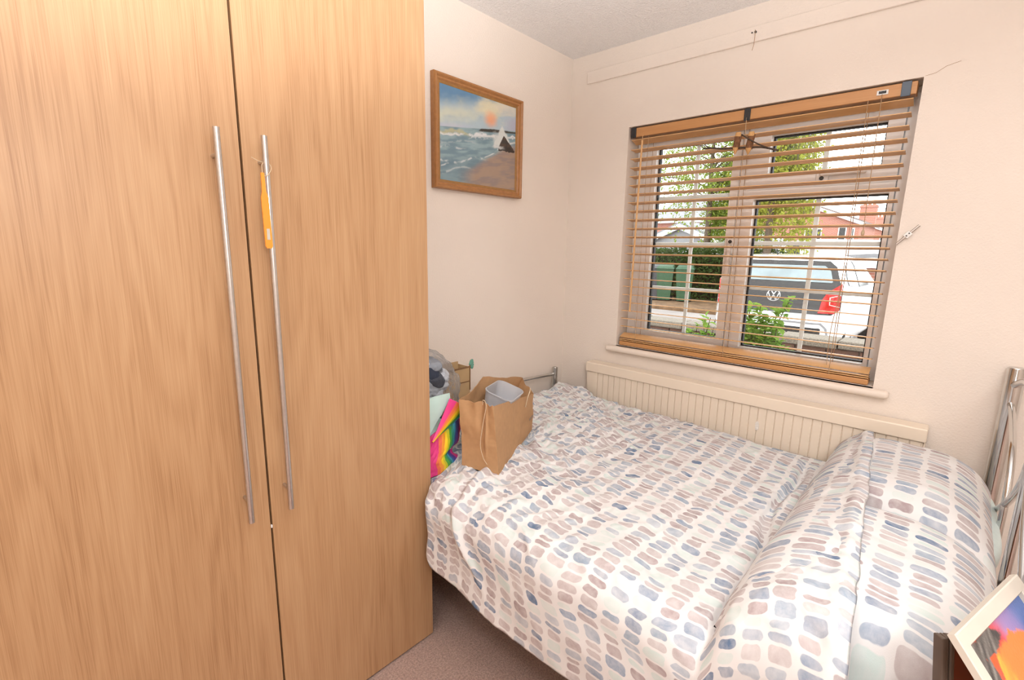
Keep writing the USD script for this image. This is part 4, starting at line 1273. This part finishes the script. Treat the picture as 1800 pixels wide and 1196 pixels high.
# ------------------------------------------------------------------ outdoors
GZ = -0.05
obj('ground', box(WX, 90, -30, 60, GZ - 0.2, GZ), 'asphalt', kind='structure')
obj('planting_bed', box(WX + 0.001, 4.595, -3, 7, GZ + 0.001, GZ + 0.10), 'soil', kind='structure')
obj('verge', box(11.6, 15.5, 3.0, 14, GZ + 0.001, GZ + 0.07), 'leaf_litter', kind='structure')

# low garden wall: separate bricks under a row of coping stones
gw = thing('garden_wall', 'low brown brick garden wall with rough coping stones, outside the window', 'wall', (4.7, 1.4, GZ))
GO2 = np.array([4.7, 1.4, GZ])


def gwobj(name, m, mt):
    m = m.copy()
    m.apply_translation(-GO2)
    return obj(name, m, mt, gw)


gwobj('core', box(4.612, 4.79, -2.4, 6.2, GZ + 0.001, 0.648), 'mortar')
rng = np.random.default_rng(11)
for c in range(4):
    z0 = 0.352 + c * 0.075
    for k in range(20):
        y0 = -0.55 + k * 0.225 + (0.1125 if c % 2 else 0)
        dx = rng.uniform(-0.003, 0.003)
        gwobj('brick', rbox(4.60 + dx, 4.66 + dx, y0 + 0.005, y0 + 0.220, z0 + 0.005, z0 + 0.070, 0.004, 1), 'outer_brick')
for k in range(20):
    y0 = -2.4 + k * 0.43
    dz = rng.uniform(-0.004, 0.004)
    gwobj('coping_stone', rbox(4.565, 4.835, y0 + 0.004, y0 + 0.426, 0.652 + dz, 0.722 + dz, 0.012, 2), 'coping_stone')


# leaves
def leaf_cloud(P, size, rng, droop=0.0, bend=0.25, tris=2):
    n = len(P)
    d = rng.normal(size=(n, 3))
    d[:, 2] -= droop
    d /= np.linalg.norm(d, axis=1, keepdims=True)
    a = rng.normal(size=(n, 3))
    s_ = np.cross(d, a)
    s_ /= np.linalg.norm(s_, axis=1, keepdims=True) + 1e-9
    nn_ = np.cross(d, s_)
    L = size * rng.uniform(0.7, 1.3, (n, 1))
    v = np.stack([P, P + d * L * 0.5 + s_ * L * 0.30 + nn_ * L * 0.06, P + d * L - nn_ * L * bend, P + d * L * 0.5 - s_ * L * 0.30 + nn_ * L * 0.06], 1).reshape(-1, 3)
    b = np.arange(n)[:, None] * 4
    f = np.vstack([b + [0, 1, 2], b + [0, 2, 3]])
    return v, f


def shrub_leaf(L=0.05):
    """One ovate leaf with a midrib fold, along +x from the origin."""
    xs_ = np.array([0, 0.22, 0.5, 0.8, 1.0]) * L
    ws = np.array([0, 0.30, 0.36, 0.2, 0]) * L
    zz = np.array([0, 0.05, 0.06, 0.0, -0.10]) * L
    v = [[0, 0, 0]]
    for k in (1, 2, 3):
        v += [[xs_[k], ws[k], zz[k] + ws[k] * 0.35], [xs_[k], 0, zz[k]], [xs_[k], -ws[k], zz[k] + ws[k] * 0.35]]
    v.append([xs_[4], 0, zz[4]])
    f = [[0, 2, 1], [0, 3, 2], [10, 7, 8], [10, 8, 9]]
    for a in (1, 4):
        f += [[a, a + 1, a + 4], [a, a + 4, a + 3], [a + 1, a + 2, a + 5], [a + 1, a + 5, a + 4]]
    return np.array(v), np.array(f)


def shrub(name, label, base, tips, n_leaf, n_more, seed, size):
    rng = np.random.default_rng(seed)
    sh = thing(name, label, 'shrub', base)
    base = np.array(base)
    stems, spots = [], []
    for tip in tips:
        t = np.array(tip) - base
        c = curve([(0, 0, 0), t * [0.35, 0.35, 0.45] + rng.normal(0, 0.02, 3), t * [0.75, 0.75, 0.8] + rng.normal(0, 0.015, 3), t], 20)
        stems.append(tube(c, np.linspace(0.006, 0.0022, len(c)), 6))
        for q in np.linspace(0.45, 1.0, 26):
            k = q * (len(c) - 1)
            i = min(int(k), len(c) - 2)
            spots.append(c[i] + (c[i + 1] - c[i]) * (k - i))
    for s2 in stems:
        obj('stem', s2, 'twig', sh)
    lv, lf = shrub_leaf(size)
    spots = np.array(spots)
    acc, nacc, made = [], 0, 0
    for k in range(n_leaf + n_more):
        p_ = spots[rng.integers(len(spots))] + rng.normal(0, 0.010, 3)
        d = np.array([rng.normal(), rng.normal(), rng.normal() * 0.5 + 0.35])
        d /= np.linalg.norm(d)
        s2 = np.cross(d, [0, 0, 1.0])
        s2 /= np.linalg.norm(s2)
        n2 = np.cross(d, s2)
        n2 = n2 if n2[2] > 0 else -n2
        sc = rng.uniform(0.7, 1.2)
        v = p_ + (lv * sc) @ np.array([d, np.cross(n2, d), n2])
        if k < n_leaf:
            obj('leaf', (v, lf), ('shrub_leaf', 'shrub_leaf_b')[k % 2], sh)
        else:
            acc.append(v)
    if acc:
        n = len(lv)
        obj('foliage', (np.vstack(acc), np.vstack([lf + i * n for i in range(len(acc))])), 'shrub_leaf', sh, kind='stuff')
    return sh


shrub('leafy_shrub', 'bright green leafy shrub just outside the window, in front of the white car', (3.42, 0.93, 0.05),
      [(3.40, 0.735, 1.12), (3.42, 0.80, 1.04), (3.40, 0.90, 1.07), (3.42, 0.97, 1.03), (3.40, 0.86, 0.98), (3.36, 0.78, 0.93), (3.42, 1.0, 0.95), (3.38, 0.93, 0.90), (3.36, 0.74, 0.84), (3.35, 0.84, 0.86), (3.37, 0.99, 0.84), (3.34, 0.78, 0.78), (3.34, 0.70, 0.79), (3.34, 0.90, 0.79)], 260, 620, 5, 0.060)
shrub('leafy_shrub', 'small green shrub outside the window by the low wall, left of the larger one', (3.45, 1.27, 0.05),
      [(3.42, 1.22, 0.95), (3.45, 1.27, 0.93), (3.42, 1.31, 0.89), (3.44, 1.20, 0.88), (3.40, 1.35, 0.84), (3.40, 1.26, 0.84), (3.40, 1.18, 0.83)], 80, 90, 6, 0.050)

# white hatchback parked with its tail towards the window
CX, CYL = np.array([0.9915, 0.130, 0.0]), np.array([-0.130, 0.9915, 0.0])
CAR0 = np.array([7.16, 1.766, GZ + 0.01])
car = thing('parked_car', 'white hatchback with black glass tailgate parked tail-on outside the window', 'car', CAR0, math.radians(-1.0))


def cobj2(name, m, mt, parent=None, smooth=False, label=None):
    # the shell was drawn a little tall and narrow: settle its heights and width
    m = m.copy()
    z = m.vertices[:, 2]
    m.vertices[:, 2] = np.where(z > 0.612, 0.70 + (z - 0.612) * 0.84, z * 0.70 / 0.612)
    m.vertices[:, 1] *= 1.03
    return obj(name, m, mt, parent, smooth, label=label)


side = Polygon([(0.06, 0.22), (0.00, 0.32), (-0.01, 0.50), (0.01, 0.60), (0.06, 0.64), (0.075, 0.90), (0.12, 1.05), (0.30, 1.42), (0.42, 1.475), (1.0, 1.50), (1.6, 1.485), (1.95, 1.44), (2.75, 1.00), (3.30, 0.86), (3.48, 0.72), (3.54, 0.5), (3.5, 0.24)])
rear = Polygon([(-0.78, 0.20), (-0.82, 0.35), (-0.825, 0.62), (-0.80, 0.86), (-0.755, 1.0), (-0.66, 1.33), (-0.60, 1.43), (-0.50, 1.49), (0, 1.515), (0.50, 1.49), (0.60, 1.43), (0.66, 1.33), (0.755, 1.0), (0.80, 0.86), (0.825, 0.62), (0.82, 0.35), (0.78, 0.20)])
plan = Polygon([(0.16, -0.70), (0.45, -0.83), (3.0, -0.83), (3.56, -0.5), (3.56, 0.5), (3.0, 0.83), (0.45, 0.83), (0.16, 0.70), (0.03, 0.50), (-0.02, 0.0), (0.03, -0.50)]).buffer(0.04)


def man(poly, h):
    from shapely.geometry.polygon import orient
    return m3.Manifold.extrude(m3.CrossSection([np.array(orient(poly).exterior.coords)[:-1].astype(float)]), h)


ms = man(side, 2.0).transform(np.array([[1, 0, 0, 0], [0, 0, -1, 1.0], [0, 1, 0, 0]], float))
mr = man(rear, 4.4).transform(np.array([[0, 0, 1, -0.4], [1, 0, 0, 0], [0, 1, 0, 0]], float))
mp_ = man(plan, 2.0)
body = tm((ms ^ mr ^ mp_).refine_to_length(0.06))
body.merge_vertices()
trimesh.smoothing.filter_taubin(body, iterations=14)
cobj2('body', body, 'car_white', car, True)
bn = body.vertex_normals
rs = (bn[:, 0] < -0.25) & (body.vertices[:, 0] < 0.9)
rx = LinearNDInterpolator(body.vertices[rs][:, 1:], body.vertices[rs][:, 0])
rxn = NearestNDInterpolator(body.vertices[rs][:, 1:], body.vertices[rs][:, 0])
ss = (bn[:, 1] < -0.25)
sy = LinearNDInterpolator(body.vertices[ss][:, [0, 2]], body.vertices[ss][:, 1])
syn = NearestNDInterpolator(body.vertices[ss][:, [0, 2]], body.vertices[ss][:, 1])


def decal(poly, out, depth, mt, name, where='rear', seg=0.06, label=None):
    m = extrude(poly, depth)
    v, f = trimesh.remesh.subdivide_to_size(m.vertices, m.faces, seg)
    if where == 'rear':
        q = rx(v[:, :2])
        q = np.where(np.isnan(q), rxn(v[:, :2]), q)
        w_ = np.stack([q - out + (depth - v[:, 2]) - depth, v[:, 0], v[:, 1]], -1)
    else:
        s_ = 1 if where == 'right' else -1
        q = sy(v[:, :2])
        q = np.where(np.isnan(q), syn(v[:, :2]), q)
        w_ = np.stack([v[:, 0], s_ * (q - out - v[:, 2]), v[:, 1]], -1)
    t = trimesh.Trimesh(w_, f, process=True)
    t.fix_normals()
    return cobj2(name, t, mt, car, 30, label=label)


gate = Polygon([(-0.54, 1.375), (0.54, 1.375), (0.615, 1.30), (0.715, 1.0), (0.72, 0.68), (0.66, 0.615), (-0.66, 0.615), (-0.72, 0.68), (-0.715, 1.0), (-0.615, 1.30)]).buffer(0.02)
lightR = Polygon([(-0.735, 1.07), (-0.735, 0.66), (-0.69, 0.612), (-0.53, 0.612), (-0.555, 0.82), (-0.60, 0.93)])
lightL = Polygon([(-x, y) for x, y in lightR.exterior.coords])
decal(gate, 0.002, 0.006, 'car_glass_black', 'tailgate', label='gloss black glass tailgate')
decal(Polygon([(-0.50, 1.31), (0.50, 1.31), (0.57, 1.24), (0.615, 1.09), (-0.615, 1.09), (-0.57, 1.24)]).buffer(0.015), 0.009, 0.004, 'car_window', 'rear_window')
for pl in (lightR, lightL):
    decal(pl, 0.009, 0.010, 'lamp_red', 'tail_light')
    sgn = 1 if pl is lightR else -1
    ring = Polygon([(-0.735 * sgn, 0.90), (-0.63 * sgn, 0.86), (-0.635 * sgn, 0.74), (-0.735 * sgn, 0.71), (-0.735 * sgn, 0.722), (-0.645 * sgn, 0.75), (-0.642 * sgn, 0.852), (-0.735 * sgn, 0.888)])
    decal(ring, 0.020, 0.002, 'lamp_clear', 'light_strip')
decal(Polygon([(-0.58, 0.50), (0.58, 0.50), (0.64, 0.44), (0.66, 0.36), (0.645, 0.36), (0.62, 0.44), (0.57, 0.485), (-0.57, 0.485), (-0.62, 0.44), (-0.645, 0.36), (-0.66, 0.36), (-0.64, 0.44)]), 0.002, 0.006, 'car_grey', 'bumper_trim')
decal(sbox(-0.56, 0.24, 0.56, 0.42).buffer(0.02), 0.002, 0.005, 'car_trim', 'bumper_insert')
# round badge: ring with a V over a W
ringp = Point(0, 0).buffer(0.085).difference(Point(0, 0).buffer(0.073))
from shapely.geometry import LineString
vv = LineString([(-0.034, 0.068), (0.0, 0.012), (0.034, 0.068)]).buffer(0.0075)
ww = LineString([(-0.066, 0.036), (-0.030, -0.062), (0.0, 0.004), (0.030, -0.062), (0.066, 0.036)]).buffer(0.0075)
badge = unary_union([ringp, vv, ww.difference(vv.buffer(0.005))]).intersection(Point(0, 0).buffer(0.085))
parts_ = []
for g_ in getattr(badge, 'geoms', [badge]):
    parts_.append(extrude(g_, 0.008))
bm = cat(parts_)
bm.vertices = np.stack([-bm.vertices[:, 2] + float(rx(0.0, 0.84)) - 0.010, -bm.vertices[:, 0], bm.vertices[:, 1] * 1.15 + 0.84], -1)
cobj2('badge', bm, 'badge', car, label='round chrome emblem with a V above a W in a ring')
for where in ('right', 'left'):
    decal(Polygon([(0.50, 1.03), (0.47, 1.10), (0.60, 1.33), (1.15, 1.385), (1.15, 0.99)]).buffer(0.01), 0.002, 0.004, 'car_glass_black', 'side_window', where)
    decal(Polygon([(1.22, 0.985), (1.22, 1.385), (1.75, 1.375), (2.35, 1.03), (2.35, 0.985)]).buffer(0.01), 0.002, 0.004, 'car_glass_black', 'side_window', where)
for x in (0.52, 2.94):
    for s_ in (-1, 1):
        w_ = obj('wheel', cat(lathe([(0.15, -0.09), (0.27, -0.09), (0.29, -0.06), (0.29, 0.06), (0.27, 0.09), (0.15, 0.09), (0.15, -0.09)], 30)).apply_transform(trimesh.transformations.rotation_matrix(math.pi / 2, (1, 0, 0))).apply_translation((x, s_ * 0.745, 0.291)), 'tyre', car, 40)
        obj('hub_cap', lathe([(0, -0.085), (0.15, -0.085), (0.15, 0.085), (0, 0.085)], 24).apply_transform(trimesh.transformations.rotation_matrix(math.pi / 2, (1, 0, 0))).apply_translation((x, s_ * 0.745, 0.291)), 'badge', w_, 40)
for s_ in (-1, 1):
    cobj2('wing_mirror', soft((2.32, s_ * 0.90, 1.02), (0.07, 0.10, 0.065), (0.7, 0.7)), 'car_white', car, True)
cobj2('roof_aerial', cyl((0.62, 0.15, 1.48), (0.55, 0.15, 1.545), 0.008, 8), 'car_trim', car)

# white van farther along
van = thing('parked_van', 'white van parked farther off, seen above the hatchback roof', 'van', (19.0, 3.9, GZ))
vb = Polygon([(-2.3, 0.3), (-2.35, 1.7), (-2.2, 1.92), (0.9, 1.95), (1.2, 1.85), (1.75, 1.2), (2.3, 1.05), (2.4, 0.4), (2.3, 0.3)]).buffer(0.02)
vm = place(extrude(vb, 1.8), (0, -0.9, 0), (-0.35, 0.937, 0), (0, 0, 1), (0.937, 0.35, 0))
obj('body', vm, 'car_white', van)
vw = place(extrude(Polygon([(0.98, 1.35), (1.0, 1.75), (1.2, 1.75), (1.62, 1.25)]), 1.84), (0 - 0.02 * 0.937, -0.9 - 0.02 * 0.35, 0), (-0.35, 0.937, 0), (0, 0, 1), (0.937, 0.35, 0))
obj('side_window', vw, 'car_glass_black', van)
for x in (-1.4, 1.5):
    obj('wheel', place(cyl((x, 0.33, -0.03), (x, 0.33, 1.83), 0.33, 24), (0, -0.9, 0), (-0.35, 0.937, 0), (0, 0, 1), (0.937, 0.35, 0)), 'tyre', van)

# wheelie bins
def make_bin(label, mt, loc):
    b_ = thing('wheelie_bin', label, 'bin', loc, 0.35)
    v = []
    for z, a, c in ((0.10, 0.17, 0.20), (0.98, 0.235, 0.28)):
        v += [(-c, -a, z), (c, -a, z), (c, a, z), (-c, a, z)]
    hm = tm(m3.Manifold.hull_points(np.array(v, np.float32)))
    obj('body', hm, mt, b_)
    obj('lid', tm(m3.Manifold.hull_points(np.array([(-0.31, -0.25, 0.985), (0.31, -0.25, 0.985), (0.31, 0.25, 0.985), (-0.31, 0.25, 0.985), (-0.25, -0.2, 1.05), (0.27, -0.2, 1.09), (0.27, 0.2, 1.09), (-0.25, 0.2, 1.05)], np.float32))), mt, b_)
    for s_ in (-1, 1):
        obj('wheel', cyl((0.17, s_ * 0.19 - 0.02, 0.10), (0.17, s_ * 0.19 + 0.02, 0.10), 0.10, 16), 'tyre', b_)
    obj('handle', cyl((0.33, -0.18, 0.96), (0.33, 0.18, 0.96), 0.015, 8), mt, b_)
    return b_


make_bin('dark grey wheelie bin, leftmost of the bins across the road', 'bin_grey', (13.2, 6.47, GZ))
make_bin('green wheelie bin beside the grey one across the road', 'bin_green', (13.3, 6.13, GZ))
make_bin('green wheelie bin farthest from the grey one, by the hedge', 'bin_green', (13.4, 5.60, GZ))

# hedge
rng = np.random.default_rng(3)
hg = thing('hedge', 'dense dark green hedge behind the wheelie bins', 'hedge', (14.9, 6.6, GZ))
n = 9000
P_ = np.stack([rng.uniform(-0.6, 0.6, n), rng.uniform(-3.2, 3.2, n), rng.uniform(0.02, 1.0, n) ** 0.8], -1)
P_[:, 2] *= 1.50 + 0.16 * fbm(np.stack([P_[:, 1] * 1.2, 0 * P_[:, 1], 0 * P_[:, 1]], -1), 3, 2)
P_[:, 0] = -0.6 + (P_[:, 0] + 0.6) * rng.uniform(0, 1, n) ** 1.2
obj('foliage', leaf_cloud(P_, 0.11, rng, 0.2), 'hedge_leaf', hg, kind='stuff')
core = soft((0.25, 0, 0.70), (0.45, 3.2, 0.68), (0.35, 0.35), 0.1, 2, 3)
obj('branches', core, 'twig', hg, True)


def birch(label, loc, height, spread, n_str, n_leaf, size, low, seed, leafm, squash=1.0, skew=0.0):
    rng = np.random.default_rng(seed)
    tr = thing('birch_tree', label, 'tree', loc)
    trunk = curve([(0, 0, 0), (0.05, 0.03, height * 0.35), (-0.04, 0.06, height * 0.7), (0.02, 0, height)], 24)
    obj('trunk', tube(trunk, np.linspace(0.13, 0.02, len(trunk)), 10), 'tree_bark', tr, True)
    br, leaves = [], []
    for k in range(n_str):
        h = rng.uniform(0.45, 1.0)
        az = rng.uniform(0, 2 * np.pi)
        reach = spread * (0.25 + 0.75 * rng.uniform()) * (1.15 - 0.55 * h)
        o_ = np.array([0, 0, height * h])
        mid = o_ + np.array([math.cos(az) * reach * squash, math.sin(az) * reach + skew * reach, 0.25 + 0.2 * rng.uniform()])
        end_z = max(low + rng.uniform(0, 1.0) ** 2 * 2.0, mid[2] - rng.uniform(0.8, 3.2))
        end = mid + np.array([math.cos(az) * 0.25, math.sin(az) * 0.25, 0])
        end[2] = min(end_z, mid[2] - 0.3)
        c = curve([o_, (o_ + mid) / 2 + [0, 0, 0.15], mid, (mid + end) / 2 + rng.normal(0, 0.05, 3), end], 24)
        if k % 3 == 0:
            br.append(tube(c[::3], np.linspace(0.022, 0.004, len(c[::3])), 4, False))
        m_ = n_leaf // n_str
        t = rng.uniform(0.22, 1.0, m_) * (len(c) - 1.001)
        i = t.astype(int)
        leaves.append(c[i] + (c[i + 1] - c[i]) * (t - i)[:, None] + rng.normal(0, 0.09, (m_, 3)))
    obj('branches', cat(br), 'tree_bark', tr, kind='stuff')
    obj('foliage', leaf_cloud(np.vstack(leaves), size, rng, 0.7), leafm, tr, kind='stuff')
    return tr


birch('tall drooping birch with yellowing leaves, behind the white hatchback', (14.2, 3.75, GZ), 5.6, 1.25, 170, 24000, 0.085, 0.95, 4, 'autumn_leaf')
birch('wide green birch with thin hanging twigs, left of the yellowing one', (15.6, 5.9, GZ), 6.4, 2.2, 110, 7600, 0.085, 1.7, 8, 'birch_leaf')
birch('small round green tree between the hedge and the yellowing birch', (16.5, 5.3, GZ), 4.0, 1.25, 110, 13000, 0.09, 1.0, 12, 'birch_leaf')


# houses
def house(name, label, loc, rot, w, d, eave, ridge, gable_front=True, wins=(), chims=(), wallm='house_brick', roofm='house_tile', rise=0.3):
    """w across the front (local y), d deep (local x); gable_front: the ridge runs along x."""
    h = thing(name, label, 'house', loc, rot)
    if gable_front:
        wall = place(extrude(Polygon([(-w / 2, 0), (w / 2, 0), (w / 2, eave), (0, ridge), (-w / 2, eave)]), d), (0, 0, 0), (0, 1, 0), (0, 0, 1), (1, 0, 0))
        sl = (ridge - eave) / (w / 2)
        for s_ in (-1, 1):
            r_ = extrude(Polygon([(0, ridge + 0.02), (s_ * (w / 2 + rise), eave - rise * sl + 0.02), (s_ * (w / 2 + rise), eave - rise * sl + 0.2), (0, ridge + 0.2)]), d + 0.4)
            obj('roof_slope', place(r_, (-0.2, 0, 0), (0, 1, 0), (0, 0, 1), (1, 0, 0)), roofm, h)
            b_ = extrude(Polygon([(0, ridge - 0.16), (s_ * (w / 2 + rise), eave - rise * sl - 0.16), (s_ * (w / 2 + rise), eave - rise * sl + 0.1), (0, ridge + 0.1)]), 0.05)
            obj('bargeboard', place(b_, (-0.26, 0, 0), (0, 1, 0), (0, 0, 1), (1, 0, 0)), 'house_white', h)
    else:
        wall = place(extrude(Polygon([(0, 0), (d, 0), (d, eave), (d / 2, ridge), (0, eave)]), w), (0, w / 2, 0), (1, 0, 0), (0, 0, 1), (0, -1, 0))
        sl = (ridge - eave) / (d / 2)
        for a, b in ((0, -rise), (d, d + rise)):
            r_ = extrude(Polygon([(d / 2, ridge + 0.02), (b, eave - rise * sl + 0.02), (b, eave - rise * sl + 0.2), (d / 2, ridge + 0.2)]), w + 0.4)
            obj('roof_slope', place(r_, (0, w / 2 + 0.2, 0), (1, 0, 0), (0, 0, 1), (0, -1, 0)), roofm, h)
        obj('gutter', box(-rise - 0.12, -rise, -w / 2 - 0.2, w / 2 + 0.2, eave - rise * sl - 0.05, eave - rise * sl + 0.12), 'house_white', h)
    obj('walls', wall, wallm, h)
    for (y, z, ww_, hh_) in wins:
        f_ = obj('window', box(-0.06, -0.002, y - ww_ / 2, y + ww_ / 2, z, z + hh_), 'house_white', h)
        obj('pane', box(-0.07, -0.061, y - ww_ / 2 + 0.08, y + ww_ / 2 - 0.08, z + 0.08, z + hh_ - 0.08), 'car_glass_black', f_)
    for (x, y, z0, z1) in chims:
        c_ = obj('chimney', cat(box(x - 0.45, x + 0.45, y - 0.7, y + 0.7, z0, z1), box(x - 0.52, x + 0.52, y - 0.77, y + 0.77, z1 - 0.25, z1 - 0.12)), 'house_brick', h)
        for q in (-0.4, 0.0, 0.4):
            obj('chimney_pot', lathe([(0, 0), (0.14, 0), (0.11, 0.32), (0, 0.32)], 12).apply_translation((x, y + q, z1)), 'pot', c_)
    return h


house('brick_house', 'red brick gabled house with white bargeboards, right of the birches', (45.0, 10.7, GZ), 0.0, 10.0, 9.0, 3.9, 5.9, True,
      wins=((-3.94, 2.3, 0.55, 1.3), (-4.62, 0.6, 0.22, 2.9), (-2.0, 2.2, 1.2, 1.3), (-3.6, 0.6, 0.9, 1.2)))  # the tall, very narrow one stands for a white drainpipe
house('brick_house', 'red brick house with a broad chimney, second along the row', (62.0, 7.2, GZ), 0.0, 4.6, 8.0, 3.7, 4.6, True,
      wins=((-1.4, 1.9, 0.5, 1.4), (-0.4, 1.9, 0.5, 1.4)), chims=((1.0, 0.2, 4.0, 6.6),))
house('brick_house', 'small brick house at the far end of the row', (84.0, 7.2, GZ), 0.0, 5.5, 8.0, 3.4, 4.8, True,
      wins=((-2.0, 1.9, 0.5, 1.4), (-1.0, 1.9, 0.5, 1.4)), chims=((1.0, 1.4, 4.0, 6.7),))
house('outbuilding', 'low brick outbuilding with a flat grey roof, right of the hatchback', (15.5, 1.55, GZ), 0.0, 1.9, 3.0, 1.22, 1.30, True, roofm='house_slate', rise=0.15)
house('garage', 'low garage with a pale grey roof behind the hedge', (24.0, 10.4, GZ), -0.25, 5.4, 6.0, 1.75, 2.75, True, wallm='car_grey', roofm='house_slate')
house('brick_house', 'brick house with grey roof glimpsed through the green birch', (33.0, 14.4, GZ), 0.0, 4.0, 7.0, 3.6, 5.0, False, roofm='house_slate', wins=((-0.6, 2.2, 0.9, 1.1),))

# ------------------------------------------------------------------ added ceiling lamp for fill light (above and behind the photographer)
cl = thing('ceiling_lamp', 'round opal glass ceiling lamp behind the photographer', 'lamp', (0.25, -0.55, H))
obj('base', lathe([(0, -0.02), (0.17, -0.02), (0.17, 0), (0, 0)], 40).apply_translation((0, 0, -0.0005)), 'white_plastic', cl, 30)
obj('shade', lathe([(0, -0.11), (0.06, -0.105), (0.12, -0.082), (0.155, -0.05), (0.162, -0.021), (0, -0.021)], 40), 'lamp_glow', cl, 40)
